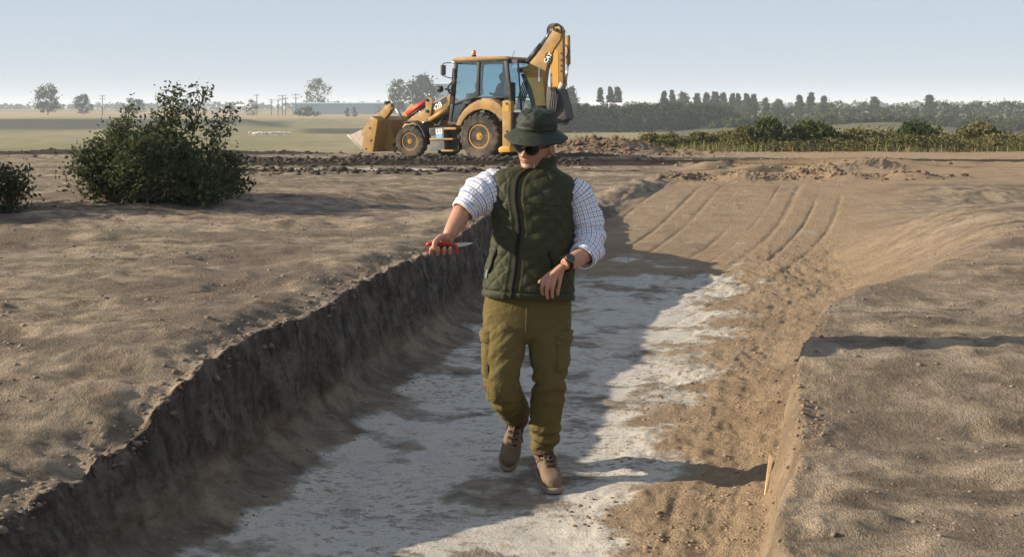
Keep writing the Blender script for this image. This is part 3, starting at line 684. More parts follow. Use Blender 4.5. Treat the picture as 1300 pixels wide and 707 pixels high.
for k in range(20): x = rg2.uniform(-.45, .78); st.append((x, rg2.uniform(-.7, .8), (.74 - .45 * max(0, (x + .1) / .95)) * rg2.uniform(.5, 1.05), rg2.uniform(-.12, .2), 6))
for x, h, l in ((.36, 1.02, .12), (.46, .86, .3), (.24, 1.06, .0), (.05, .95, .1), (-.25, .85, .0)): st.append((x, 0, h, l, 3))
shrub(tuple(b), st, 'dark green leafy shrub with sparse upright shoots on the plateau edge', 61)
b3 = np.array([-5.6, 11.9, gz(-5.6, 11.9) - .03]); st = [(rg2.uniform(-.8, .8), rg2.uniform(-.6, .7), rg2.uniform(.3, .75), rg2.uniform(-.2, .2), 5) for k in range(14)]  # shrub added beyond the view to widen the shadow on the plateau
shrub(tuple(b3), st, 'lower rounded shrub added at the far left for its shadow', 63)
# clods and small stones
def clods(name, pts, rs, mat, label, cat, seed):
    rg = np.random.default_rng(seed); bm = bmesh.new(); bmesh.ops.create_icosphere(bm, subdivisions=1, radius=1); B = np.array([v.co for v in bm.verts]); Fi = np.array([[v.index for v in f.verts] for f in bm.faces]); bm.free()
    n = len(pts); k = len(B); D = B[None] * (1 + .32 * rg.normal(size=(n, k, 1))) * rs[:, None, None] * np.array([1.2, 1.0, .72]) + pts[:, None]
    Fq = (Fi[None] + (np.arange(n) * k)[:, None, None]).reshape(-1, 3)
    tag(mesh(name, D.reshape(-1, 3), Fq, mat), label, cat, kind='stuff')
CLOD = simple('dry_clod', (.21, .148, .095), .95, var=.4, sc=3, bump=.4); DCL = simple('shaded_dark_clod', (.046, .036, .027), .95, var=.4, sc=3, bump=.4)  # the dark ridge lumps carry the shade of their near faces in the colour
CRUMB = simple('crumb', (.15, .115, .085), .95, var=.4, sc=3)
n = 5200; Y = 5.0 + 11 * rg.random(n)**1.5; f = rg.random(n)**.42; X = wall_x(Y) + f * (right_x(Y) + .25 - wall_x(Y)); keep = (fbm(X * 1.6, Y * 1.4, 3, 131) + .5 * (f - .72) > .02) & (f > .3); X, Y = X[keep], Y[keep]
clods('clods', np.stack([X, Y, land_z(X, Y)], 1), (.003 + .010 * rg.random(len(X))**4) * sst(.5, .8, (X - wall_x(Y)) / (right_x(Y) - wall_x(Y)) + .1), CLOD, 'crumbly brown clods strewn along the sunny side of the trench', 'clods', 1)
n = 1500; Y = 4.2 + 12 * rg.random(n)**1.2; X = wall_x(Y) - np.abs(rg.normal(size=n)) * .10 + .015
clods('rim_clods', np.stack([X, Y, land_z(X, Y) - .004], 1), .004 + .016 * rg.random(n)**3.5, CRUMB, 'broken lumps of topsoil along the rim of the cut', 'clods', 6)
n = 900; Y = 5 + 12 * rg.random(n); X = wall_x(Y) + .14 + .25 * rg.random(n)**1.5
clods('fallen_crumbs', np.stack([X, Y, land_z(X, Y)], 1), (.003 + .009 * rg.random(n)**4), CRUMB, 'dark crumbs fallen along the foot of the cut', 'clods', 2)
n = 4800; Y = np.concatenate([31.3 + rg.normal(size=n * 3 // 4) * .85, 25.2 + rg.normal(size=n // 12) * .4, 41.5 + rg.normal(size=n // 6) * 1.4]); X = np.concatenate([rg.uniform(-7, 1.8, n * 3 // 4), rg.uniform(-6, .4, n // 12), rg.uniform(-22, 4, n // 6)])
clods('ridge_clods', np.stack([X, Y, land_z(X, Y)], 1), .02 + .07 * rg.random(len(X))**3, DCL, 'dark lumps of soil heaped along the low ridges', 'clods', 3)
n = 2600; X = np.concatenate([2.9 + rg.normal(size=n // 2) * 1.3, rg.uniform(2.5, 8.2, n - n // 2)]); Y = np.concatenate([41.3 + rg.normal(size=n // 2) * .9, 21.7 + .12 * (X[n // 2:] - 2.75) / .62 + rg.normal(size=n - n // 2) * .3])
clods('heap_lumps', np.stack([X, Y, land_z(X, Y)], 1), np.where(Y > 35, .02 + .085 * rg.random(n)**4, .010 + .05 * rg.random(n)**4), simple('red_brown_clod', (.14, .092, .060), .95, var=.4, sc=3, bump=.4), 'reddish brown lumps piled on the heaps at the end of the trench', 'clods', 9)
n = 2400; Y = 20.8 + rg.random(n) * 22; X = .12 * Y + rg.random(n) * 7; keep = land_z(X, Y) > np.interp(Y, UP_Y, UP_Z) + .05; X, Y = X[keep], Y[keep]
clods('heap_clods', np.stack([X, Y, land_z(X, Y)], 1), .015 + .05 * rg.random(len(X))**3, CLOD, 'loose brown lumps on the heaps at the end of the trench', 'clods', 4)
PCL = simple('pale_clod', (.19, .15, .115), .95, var=.45, sc=2.5, bump=.4)
n = 9000; Y = 4.5 + 22 * rg.random(n)**1.6; X = rg.uniform(-.62, .12, n) * Y; keep = (X < wall_x(Y) - .02) & (fbm(X * .8, Y * .8, 3, 133) > -.05); X, Y = X[keep], Y[keep]
clods('plateau_clods', np.stack([X, Y, land_z(X, Y) - .002], 1), .003 + .014 * rg.random(len(X))**4, PCL, 'dry crumbs and small clods over the bare plateau', 'clods', 7)
n = 5000; Y = 3.5 + 9 * rg.random(n)**1.4; X = right_x(Y) + .15 + rg.random(n) * 3.5; clods('bank_clods', np.stack([X, Y, land_z(X, Y) - .002], 1), .003 + .009 * rg.random(n)**5, PCL, 'dry crumbs and small clods on top of the right bank', 'clods', 8)
# splinter of pale timber leaning on the right bank
a = pt(981, 582, 5.72); b_ = pt(973.5, 643, 5.60)
y_ = 5.62; xr = 1.14; 
WOOD = simple('raw_timber', (.62, .45, .27), .7, var=.2, sc=12, bump=.3)
base = np.array([xr - .01, y_, gz(xr - .01, y_)])
m = MB(); m.add([base + np.array(q) for q in ((-.008, -.008, -.03), (.009, -.007, -.03), (.008, .008, -.03), (-.008, .007, -.03), (.018, .00, .19), (.034, -.004, .165), (.033, .009, .18), (.022, .009, .20))],
      [(0, 1, 5, 4), (1, 2, 6, 5), (2, 3, 7, 6), (3, 0, 4, 7), (4, 5, 6, 7), (3, 2, 1, 0)])
tag(m.build('wooden_stake', WOOD), 'pale splintered wooden stake leaning against the right bank of the trench', 'stake')
# ------------------------------------------------------------------ the backhoe loader
YAW = math.radians(31)
HEAD = np.array([-math.cos(YAW), math.sin(YAW), 0]); LEFT = np.array([-math.sin(YAW), -math.cos(YAW), 0])
DY = 36.4; P0 = np.array([(608 - CX) / F * DY, DY, -(203.4 - HZ) / F * DY]); R0 = P0 - LEFT * 1.12
DZ = R0[2]
def D(zx, zy, c):
    """profile reading (enlarged side view of the machine) -> (along, up) on the machine's own plane at side offset c"""
    px = 430 + zx * 310 / 1096; py = 20 + zy * 200 / 707
    d = np.array([(px - CX) / F, 1, -(py - HZ) / F]); tt = (R0 @ LEFT + c) / (d @ LEFT); q = d * tt - R0
    return (q @ HEAD, q[2])
def DP(c, *pts): return [D(a, b, c) for a, b in pts]
def D3(zx, zy, c): a, z = D(zx, zy, c); return (a, c, z)
dig = empty('backhoe_loader', tuple(R0), math.atan2(HEAD[1], HEAD[0]))
tag(dig, 'yellow backhoe loader parked with its bucket lowered and rear digging arm folded up', 'backhoe loader')
YEL = simple('machine_yellow', (.36, .195, .030), .5, var=.18, sc=2.0, dirt=(.19, .135, .08), dsc=2.6, damt=1.0, spec=.4)
YEL2 = simple('arm_yellow', (.44, .225, .02), .45, var=.1, sc=2.0, spec=.4)
BLK = simple('black_paint', (.022, .022, .024), .5, var=.3, dirt=(.12, .10, .08), damt=.3)
GRY = simple('grey_panel', (.115, .12, .125), .6, var=.2, dirt=(.2, .17, .13), damt=.4)
RUB = simple('tyre_rubber', (.035, .032, .029), .92, var=.4, sc=5, dirt=(.15, .122, .092), dsc=2.5, damt=.7)
RUST = simple('worn_steel', (.30, .29, .28), .42, .6, var=.25, dirt=(.25, .16, .09), damt=.5)
CHR = simple('chrome_rod', (.6, .6, .62), .2, 1.0, var=.05)
RIMSHADE = simple('shaded_dirty_rim', (.30, .138, .016), .7, var=.3, dirt=(.16, .11, .065), dsc=5, damt=.5)  # darker yellow standing for the shade inside the dish, with dirt patches
REDM = simple('red_guard', (.50, .045, .03), .5, var=.2, dirt=(.3, .2, .14), damt=.3)
LET = simple('white_letter', (.75, .74, .70), .6, var=.05)
BLUEC = simple('blue_sheen', (.05, .09, .16), .3, .3, var=.2)
DUSTG = simple('dirty_bucket', (.045, .043, .045), .55, .3, var=.3, dirt=(.15, .12, .09), damt=.4)
def glass(name, col, mixf=.35):
    t = NT(name); a = t.n('BsdfTransparent'); a.inputs[0].default_value = (*col, 1); g = t.n('BsdfGlossy'); g.inputs['Color'].default_value = (.8, .9, .95, 1); g.inputs['Roughness'].default_value = .04
    df = t.n('BsdfDiffuse'); df.inputs[0].default_value = (.10, .13, .14, 1)
    x = t.n('MixShader'); x.inputs[0].default_value = .04; t.L(g.outputs[0], x.inputs[1]); t.L(df.outputs[0], x.inputs[2])
    fr = t.n('LayerWeight'); fr.inputs[0].default_value = .25
    f = t.math('ADD', t.math('MULTIPLY', fr.outputs['Facing'], .4), mixf * .22, clamp=True)
    y = t.n('MixShader'); t.L(f, y.inputs[0]); t.L(a.outputs[0], y.inputs[1]); t.L(x.outputs[0], y.inputs[2]); t.L(y.outputs[0], t.out.inputs[0]); return t.m
GL = glass('tinted_glass', (.66, .79, .84))

def wheel(cx, cz, c, R, Wd, rimR, side, steer=0.0, nl=19):
    """tyre with lugs, its dished rim and hub; outer face towards `side`"""
    e = bpy.data.objects.new  # noqa
    m = MB(); h = Wd / 2
    pr = [(-h * .78, rimR), (-h * .98, rimR + .04), (-h, R * .80), (-h * .88, R * .91), (-h * .6, R * .945), (0, R * .955), (h * .6, R * .945), (h * .88, R * .91), (h, R * .80), (h * .98, rimR + .04), (h * .78, rimR)]
    m.lathe(pr, 48)
    for k in range(nl):
        for s in (-1, 1):
            a0 = 2 * math.pi * (k + (.25 if s > 0 else -.25)) / nl; da = 2 * math.pi / nl * .55; V = []
            for (f, aa, w_) in ((0.0, a0 + da * .8, .17), (.55, a0 + da * .25, .19), (.92, a0, .22)):
                y = s * h * f; wa = 2 * math.pi / nl * w_
                top = R if f < .9 else R * .965; bot = R * .90 if f < .9 else R * .80
                for (r, sg) in ((bot, -1), (top, -.8), (top, .8), (bot, 1)):
                    V.append((r * math.cos(aa + sg * wa), y, r * math.sin(aa + sg * wa)))
            Fc = []
            for i in range(2):
                for j in range(3): Fc.append((i * 4 + j, i * 4 + j + 1, i * 4 + 5 + j, i * 4 + 4 + j))
            # outer end wraps down the shoulder
            aa = a0; y2 = s * h * 1.015; wa = 2 * math.pi / nl * .22; b = len(V)
            V += [(R * .76 * math.cos(aa - wa), y2 * .99, R * .76 * math.sin(aa - wa)), (R * .90 * math.cos(aa - wa * .8), y2, R * .90 * math.sin(aa - wa * .8)), (R * .90 * math.cos(aa + wa * .8), y2, R * .90 * math.sin(aa + wa * .8)), (R * .76 * math.cos(aa + wa), y2 * .99, R * .76 * math.sin(aa + wa))]
            for j in range(3): Fc.append((8 + j, 9 + j, b + j + 1, b + j))
            Fc += [(b, b + 1, b + 2, b + 3), (0, 1, 2, 3)]
            m.add(V, Fc)
    o = m.build('wheel', RUB, dig, auto=.6); o.location = (cx, c, cz); o.rotation_euler.z = steer
    r = MB(); s = side
    r.lathe([(s * h * .80, rimR), (s * h * .86, rimR * 1.01), (s * h * .86, rimR * .93), (s * h * .55, rimR * .88), (s * h * .40, rimR * .85)], 36, cap=False)
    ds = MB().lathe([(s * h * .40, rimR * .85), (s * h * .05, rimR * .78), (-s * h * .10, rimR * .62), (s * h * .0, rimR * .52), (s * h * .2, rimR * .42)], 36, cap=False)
    ri = r.build('rim', YEL2, o, auto=.5); ds.build('rim_dish', RIMSHADE, o, auto=.5)
    hb = MB().lathe([(s * h * .10, rimR * .42), (s * h * .62, rimR * .36), (s * h * .80, rimR * .30), (s * h * .80, rimR * .12), (s * h * .92, rimR * .10), (s * h * .92, 0.0)], 20)
    for k in range(10):
        a = 2 * math.pi * k / 10; hb.lathe([(-s * h * .05, .022), (s * h * .16, .022), (s * h * .16, 0)], 6, 'y', (math.cos(a) * rimR * .56, 0, math.sin(a) * rimR * .56))
    for k in range(5):
        a = 2 * math.pi * k / 5; hb.lathe([(s * h * .78, .014), (s * h * .87, .014), (s * h * .87, 0)], 6, 'y', (math.cos(a) * rimR * .22, 0, math.sin(a) * rimR * .22))
    hb.build('hub', YEL2, o, auto=.5); return o
RC = .92; FC = .97
a, z = D(629, 555, 1.12); rear_a, rear_z = a, .68
wheel(rear_a, .68, RC, .695, .44, .345, 1); wheel(rear_a, .68, -RC, .695, .44, .345, -1)
a, z = D(316, 588, 1.12); fr_a = a
wheel(fr_a, .50, FC, .505, .33, .26, 1, .10, 17); wheel(fr_a, .50, -FC, .505, .33, .26, -1, .10, 17)

# chassis, axles, engine bonnet
m = MB(); m.box((fr_a * .5, 0, .62), (fr_a + 1.2, .62, .34), bev=.02); m.box((rear_a, 0, .68), (.36, 1.5, .36), bev=.04); m.box((fr_a, 0, .50), (.22, 1.55, .22), bev=.03); m.box((fr_a * .52, -.1, .62), (1.2, 1.5, .3))
m.build('chassis', BLK, dig, auto=.5)
hx0 = D(508, 400, .42)[0]
m = MB().prism([(hx0, .75), (hx0, 1.62), (fr_a - .2, 1.32), (fr_a + .35, 1.16), (fr_a + .42, .62), (fr_a - .2, .62)], -.42, .42, .05); bon = m.build('bonnet', YEL, dig, auto=.5)
m = MB()
for k in range(7): m.box((fr_a + .425, 0, .68 + k * .065), (.02, .7, .035))
m.build('grille', BLK, bon)
m = MB().tube(catmull([(fr_a - .95, -.12, 1.4), (fr_a - .95, -.12, 1.62), (fr_a - .99, -.12, 1.72)], 4), .05, 10); m.build('exhaust', BLK, bon, True)

# loader arms, near and far
ARM = ((508, 350), (455, 375), (405, 408), (368, 432), (330, 452), (300, 480), (262, 532), (236, 578), (250, 596), (272, 588), (308, 532), (345, 505), (392, 480), (440, 446), (508, 396))
arms = []
for c0, c1 in ((.52, .64), (-.64, -.52)):
    o = MB().prism(DP(.64, *ARM), c0, c1, .012).build('loader_arm', YEL, dig, auto=.5); arms.append(o)
    s = 1 if c0 > 0 else -1
    # the lift ram beneath, its rod, and the tilt lever
    A = D3(502, 418, .64); B = D3(415, 468, .64); y = s * .72
    MB().tube([(A[0], y, A[2]), (B[0], y, B[2])], .075, 12).build('lift_ram', YEL, o, True)
    Cc = D3(360, 492, .64); MB().tube([(B[0], y, B[2]), (Cc[0], y, Cc[2])], .03, 8).build('ram_rod', CHR, o, True)
    L = DP(.68, (390, 376), (402, 366), (416, 368), (424, 380), (416, 430), (408, 478), (394, 482), (388, 470), (392, 420))
    MB().prism(L, s * .66, s * .70, .008).build('tilt_lever', YEL, o, auto=.5)
    pins = MB()
    for q in ((397, 378), (398, 428), (398, 472), (276, 536), (252, 580), (352, 478)):
        p = D(q[0], q[1], .68); pins.lathe([(s * .65, .05), (s * .735, .05), (s * .74, .03), (s * .74, 0)], 12, 'y', (p[0], 0, p[1]))
    pins.build('pivot_pin', BLK, o, auto=.5)
    # grey tilt link running forward to the bucket bracket
    A = D3(246, 404, .62); B = D3(293, 478, .62); MB().tube([(A[0], s * .60, A[2]), (B[0], s * .60, B[2])], .052, 10).build('tilt_link', RUST, o, True)
for o, cs in zip(arms, (1, -1)):
    pass
# crossbar and the red tilt ram with its black hoses, on the machine's centre line
m = MB(); p = D(330, 478, .64); m.tube([(p[0], -.55, p[1]), (p[0], .55, p[1])], .07, 12); m.build('arm_crossbar', YEL, dig, True)
A = D3(296, 440, .60); B = D3(388, 384, .60); y = .47; v = np.array([B[0] - A[0], 0, B[2] - A[2]])
rr = MB().tube([(A[0], y, A[2]), (B[0], y, B[2])], .085, 14).build('tilt_ram', REDM, dig, True)
MB().tube([(A[0] + v[0] * .02, y + .03, A[2] - .12), (A[0] + v[0] * .9, y + .03, A[2] + v[2] * .9 - .12)], .035, 8).build('ram_rod', BLK, rr, True)
e_ = np.array([B[0], y, B[2]]); MB().tube([e_ + np.array([-.02, 0, -.01]), e_ + v / np.linalg.norm(v) * .13], .10, 12).build('ram_cap', BLK, rr, True)
# lettering on the arm
def text(body, size, mat, parent, name, loc, ax, up, ext=.004):
    cu = bpy.data.curves.new(name, 'FONT'); cu.body = body; cu.size = size; cu.extrude = ext; cu.align_x = 'CENTER'; cu.align_y = 'CENTER'; cu.offset = size * .02
    o = bpy.data.objects.new('tmp', cu); C.objects.link(o); bpy.context.view_layer.update()
    me = bpy.data.meshes.new_from_object(o.evaluated_get(bpy.context.evaluated_depsgraph_get())); C.objects.unlink(o); bpy.data.objects.remove(o)
    me.materials.clear(); me.materials.append(mat); q = bpy.data.objects.new(name, me); C.objects.link(q); q.parent = parent
    ax = Vector(ax).normalized(); up = Vector(up); nn = ax.cross(up).normalized(); up = nn.cross(ax)
    M = Matrix((ax, up, nn)).transposed().to_4x4(); M.translation = Vector(loc); q.matrix_local = M; return q
A = D3(425, 414, .645); B = D3(468, 388, .645); cpos = D3(443, 409, .645); dr = (A[0] - B[0], 0, A[2] - B[2])
pl = MB().prism(DP(.64, (418, 404), (484, 363), (488, 388), (422, 430)), .640, .644).build('number_plate', BLK, arms[0])
text('428', .235, LET, arms[0], 'lettering', (cpos[0], .650, cpos[2]), (B[0] - A[0], 0, B[2] - A[2]), (0, 0, 1))

# bucket: shell, two side plates, cutting edge, brackets
HB = 1.15
prof = DP(HB, (40, 540), (102, 600), (130, 612), (155, 612), (168, 540), (176, 470), (150, 452))
b = MB(); th = .03
q = np.array(prof); ctr = q.mean(0); inner = q + (ctr - q) / np.linalg.norm(ctr - q, axis=1)[:, None] * th
poly = list(map(tuple, q[1:])) + list(map(tuple, inner[1:]))[::-1]
buck = b.prism(poly, -HB, HB).build('bucket', YEL, dig, auto=.4)
side = DP(HB, (98, 596), (130, 612), (155, 612), (178, 468), (150, 452), (138, 470), (110, 512), (100, 528), (112, 548), (108, 575))
for s in (1, -1):
    sp = MB().prism(side, s * (HB - .0), s * (HB + .03), .004).build('side_plate', YEL, buck, auto=.4)
    lip = MB().prism(DP(HB, (40, 538), (60, 532), (100, 512), (124, 534), (116, 580), (104, 600), (94, 594)), s * (HB - .035), s * (HB - .003)).build('worn_lip', RUST, buck)
    for (zx, zy) in ((142, 505), (148, 560), (126, 598)):
        p = D(zx, zy, HB); MB().lathe([(s * (HB + .02), .035), (s * (HB + .045), .03), (s * (HB + .045), 0)], 8, 'y', (p[0], 0, p[1])).build('bolt', BLK, buck, auto=.5)
MB().prism(DP(HB, (36, 536), (46, 536), (108, 598), (102, 606)), -HB - .01, HB + .01, .004).build('cutting_edge', RUST, buck, auto=.4)
for k in range(7):
    y = -HB + .12 + k * (2 * HB - .24) / 6; p = D(40, 539, HB); MB().prism([(p[0] + .10, p[1] + .05), (p[0] - .12, p[1] - .08), (p[0] - .14, p[1] - .03), (p[0] - .1, p[1] + .01)], y - .03, y + .03).build('tooth', RUST, buck)
for s in (1, -1):
    for y in (.56, .70):
        MB().prism(DP(.62, (184, 462), (172, 446), (196, 432), (222, 398), (240, 394), (244, 412), (236, 436), (214, 462), (214, 470)), s * y - .015, s * y + .015, .004).build('bucket_bracket', YEL, buck, auto=.4)
    MB().prism(DP(.62, (170, 520), (180, 480), (214, 462), (250, 560), (262, 600), (240, 606), (160, 590)), s * .60 - .02, s * .60 + .02).build('bucket_rib', YEL, buck)
MB().prism(DP(.62, (212, 386), (222, 384), (226, 398), (216, 400)), .5, .74, .01).build('stop_pad', BLK, buck)

# cab: frame posts, roof, glass, doors
CW = .72
def post(a, b, r=.05, name='cab_post', mat=BLK, cs=(CW, -CW)):
    for c in cs:
        A = D3(*a, CW); B = D3(*b, CW); v = np.array([B[0] - A[0], 0, B[2] - A[2]]); L = np.linalg.norm(v); n = np.array([-v[2], 0, v[0]]) / L * r
        P = [(A[0] + n[0], A[2] + n[2]), (B[0] + n[0], B[2] + n[2]), (B[0] - n[0], B[2] - n[2]), (A[0] - n[0], A[2] - n[2])]
        MB().prism(P, c - .04, c + .04, .008).build(name, mat, dig, auto=.5)
post((528, 205), (512, 398)); post((512, 398), (500, 490), .045); post((630, 202), (624, 372), .048); post((752, 200), (775, 412), .055)
post((512, 398), (628, 360), .035, 'cab_rail'); post((628, 366), (768, 366), .03, 'cab_rail'); post((524, 208), (758, 198), .045, 'cab_rail'); post((500, 484), (545, 484), .04, 'cab_sill')
# near and far panes
def pane(pts, c, name='window_pane'):
    for cc in c: MB().prism(DP(CW, *pts), cc - .004, cc + .004).build(name, GL, dig)
pane(((530, 212), (622, 208), (618, 358), (518, 390)), (CW, -CW), 'door_glass'); pane(((636, 206), (748, 203), (764, 360), (630, 362)), (CW, -CW), 'side_glass')
pane(((512, 408), (576, 385), (540, 448), (528, 478), (504, 478)), (CW, -CW), 'lower_glass')
x0, z0 = D(516, 396, CW); x1, z1 = D(532, 210, CW); xr0, zr0 = D(772, 400, CW); xr1, zr1 = D(754, 202, CW)
def crosspane(xa, za, xb, zb, name): MB().add([(xa, -CW + .05, za), (xa, CW - .05, za), (xb, CW - .05, zb), (xb, -CW + .05, zb)], [(0, 1, 2, 3)]).build(name, GL, dig)
crosspane(x0, z0, x1, z1, 'windscreen'); crosspane(xr0 - .02, zr0 - .5, xr1, zr1, 'rear_window')
for (x_, z_) in ((xr1, zr1 - .02), (xr0, zr0 - .52), (x1, z1 - .02), (x0, z0)): MB().box((x_, 0, z_), (.08, 2 * CW - .08, .07), bev=.01).build('cab_rail', BLK, dig, auto=.5)
MB().tube([(xr1 - .01, .1, zr1), (xr0 - .03, .1, zr0 - .5)], .022, 6).build('rear_mullion', BLK, dig)
# floor, seat, dash and wheel in the cab
fz = D(600, 470, CW)[1]; MB().box(((x0 + xr0) / 2, 0, fz - .1), (abs(x0 - xr0), 2 * CW - .1, .12)).build('cab_floor', GRY, dig)
sx = D(735, 360, 0.35)[0] + .22
m = MB(); m.box((sx, 0, fz + .42), (.5, .5, .14), bev=.04); m.box((sx - .26, 0, fz + .78), (.14, .48, .68), bev=.05); m.box((sx, 0, fz + .18), (.35, .35, .4)); m.build('seat', BLK, dig, auto=.5)
m = MB(); m.box((x0 - .18, 0, fz + .4), (.2, .4, .8), bev=.04); m.tube([(x0 - .2, 0, fz + .75), (x0 - .42, 0, fz + .92)], .035, 8); m.build('steering_column', BLK, dig, auto=.5)
q = np.array([(x0 - .44 + .19 * math.cos(a_) * .35, .19 * math.sin(a_), fz + .94 + .19 * math.cos(a_) * .9) for a_ in np.linspace(0, 2 * math.pi, 21)]); MB().tube(q, .016, 6, False).build('steering_wheel', BLK, dig, True)
# roof with visor lamps
ro = MB().prism([(D(508, 0, CW)[0], D(0, 205, CW)[1] - .02), D(510, 205, CW), D(516, 194, CW), D(545, 187, CW), D(700, 183, CW), D(752, 183, CW), D(764, 188, CW), D(766, 196, CW)][1:], -CW - .06, CW + .06, .03).build('roof', YEL, dig, auto=.5)
MB().prism([D(520, 204, CW), D(762, 196, CW), D(762, 203, CW), D(522, 212, CW)], -CW - .03, CW + .03).build('roof_lining', BLK, ro)
for (zx, zy, cs) in ((514, 212, .6), (514, 212, -.6)):
    p = D(zx, zy, CW); MB().box((p[0] + .03, cs, p[1] - .0), (.1, .2, .12), bev=.02).build('headlight', LET, ro, auto=.5)
for cs in (.55, -.55):
    p = D(770, 205, CW); MB().box((p[0] - .04, cs, p[1]), (.1, .18, .11), bev=.02).build('rear_lamp', simple('lamp_glass', (.55, .5, .5), .2), ro, auto=.5)
p = D(607, 186, .5); OR = simple('orange_lens', (.85, .16, .02), .25, var=.05)
be = MB().lathe([(0, .07), (.05, .07), (.06, .055)], 14, 'z', (p[0], .5, p[1])).build('beacon', BLK, ro, auto=.5)
MB().lathe([(.055, .062), (.16, .062), (.20, .04), (.205, 0)], 14, 'z', (p[0], .5, p[1])).build('beacon_lens', OR, be, auto=.5)
a_, b_ = D3(780, 184, .2), D3(790, 158, .2); MB().tube([a_, b_], .008, 4).build('antenna', BLK, ro)
# mirror and work lamp on the front post
mi = MB().tube(catmull([D3(522, 216, .9), D3(492, 212, .98), D3(470, 216, 1.02), D3(468, 222, 1.02)], 4), .015, 6)
mi.tube(catmull([D3(512, 282, .9), D3(490, 278, .98), D3(464, 268, 1.02)], 4), .015, 6); mo = mi.build('mirror_arm', BLK, dig, True)
p = D3(469, 245, 1.02); MB().box((p[0], 1.02, p[2]), (.06, .22, .30), bev=.02).build('mirror', GRY, mo, auto=.5)
wl = MB().tube(catmull([D3(500, 352, .78), D3(490, 326, .82), D3(505, 303, .82), D3(528, 300, .80)], 4), .028, 6); wl.tube(catmull([D3(478, 330, .86), D3(505, 335, .82), D3(518, 350, .78)], 4), .03, 6); wo = wl.build('lamp_bracket', BLK, dig, True)
p = D3(457, 330, .9); MB().lathe([(-.05, .03), (-.05, .09), (.02, .105), (.08, .09), (.10, .0)], 14, 'x', p).build('work_lamp', BLK, wo, auto=.6)
m = MB()
for k in range(4): m.tube(catmull([D3(505 - k * 4, 440 + 8 * k, .6), D3(480 - k * 8, 452 + 6 * k, .66), D3(455, 470 + 6 * k, .66), D3(430, 478 + 5 * k, .62)], 4), .018, 5)
m.build('hydraulic_hose', BLK, dig, True)

# mudguards over the rear wheels
G = ((525, 492), (538, 455), (560, 425), (588, 398), (622, 380), (655, 374), (690, 378), (716, 394), (738, 416), (738, 468), (722, 466), (700, 440), (672, 425), (636, 420), (604, 428), (578, 446), (558, 470), (545, 496))
for s in (1, -1):
    g = MB().prism(DP(1.10, *G), s * .70, s * 1.10, .025).build('mudguard', YEL, dig, auto=.5)
    G2 = DP(1.10, *[(q[0], q[1]) for q in G[9:]]); 
for s in (1, -1):
    p = D(330, 508, 1.05); P = [(p[0] - .55 + .0, .82)]; arc = [(fr_a + .56 * math.cos(t_), .50 + .58 * math.sin(t_)) for t_ in np.linspace(1.15, 2.9, 12)]; arc2 = [(fr_a + .60 * math.cos(t_), .50 + .62 * math.sin(t_)) for t_ in np.linspace(2.9, 1.15, 12)]
    MB().prism(arc + arc2, s * .80, s * 1.13).build('front_mudguard', BLK, dig, auto=.5)
# battery box, steps, decal
SB = 1.02
bx = MB().prism(DP(SB, (406, 506), (470, 500), (475, 604), (412, 606)), .52, SB, .015).build('battery_box', GRY, dig, auto=.5)
MB().prism(DP(SB, (410, 508), (432, 506), (434, 538), (412, 540)), SB, SB + .006).build('decal_dark', BLK, bx)
MB().prism(DP(SB, (436, 510), (464, 508), (465, 530), (437, 532)), SB, SB + .006).build('decal_white', LET, bx)
MB().prism(DP(SB, (437, 534), (465, 532), (466, 551), (438, 553)), SB, SB + .006).build('decal_blue', simple('decal_blue', (.18, .34, .58), .5, var=.05), bx)
for q in ((443, 518), (455, 517)):
    MB().prism(DP(SB, (q[0] - 2, q[1] - 6), (q[0] + 3, q[1] - 6), (q[0] + 3, q[1] + 8), (q[0] - 2, q[1] + 8)), SB + .005, SB + .009).build('decal_mark', REDM, bx)
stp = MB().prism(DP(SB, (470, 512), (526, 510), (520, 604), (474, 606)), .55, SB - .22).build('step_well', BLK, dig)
for (a_, b_, y0) in (((474, 502), (528, 512), .6), ((410, 550), (514, 558), .62), ((462, 602), (516, 610), .66)):
    MB().prism(DP(SB, (a_[0], a_[1]), (b_[0], a_[1]), (b_[0], b_[1]), (a_[0], b_[1])), y0, SB + .035, .006).build('step', YEL, stp, auto=.5)
MB().tube([D3(500, 400, .82), D3(508, 300, .82), D3(514, 236, .82)], .016, 6).build('grab_rail', BLK, dig)
# stabilisers and the rear frame
for s in (1, -1):
    st = MB().prism(DP(1.12, (735, 384), (757, 378), (774, 386), (773, 588), (736, 590)), s * .96, s * 1.14, .02).build('stabiliser', YEL, dig, auto=.5)
    MB().prism(DP(1.12, (722, 596), (737, 586), (773, 586), (776, 612), (724, 614)), s * .90, s * 1.2, .02).build('stabiliser_foot', YEL2 if s > 0 else YEL, st, auto=.5)
    MB().prism(DP(1.14, (745, 400), (764, 400), (764, 432), (745, 432)), s * 1.141, s * 1.15, .0).build('latch_plate', YEL2, st)
    for zy in (396, 520): p = D(755, zy, 1.14); MB().lathe([(s * 1.14, .03), (s * 1.165, .03), (s * 1.165, 0)], 8, 'y', (p[0], 0, p[1])).build('bolt', BLK, st, auto=.5)
fx = D(760, 480, 1.12)[0]
m = MB(); m.box((fx, 0, .95), (.22, 2.1, .85), bev=.02); m.box((fx - .22, 0, .55), (.3, 1.0, .5), bev=.02); m.build('rear_frame', BLK, dig, auto=.5)

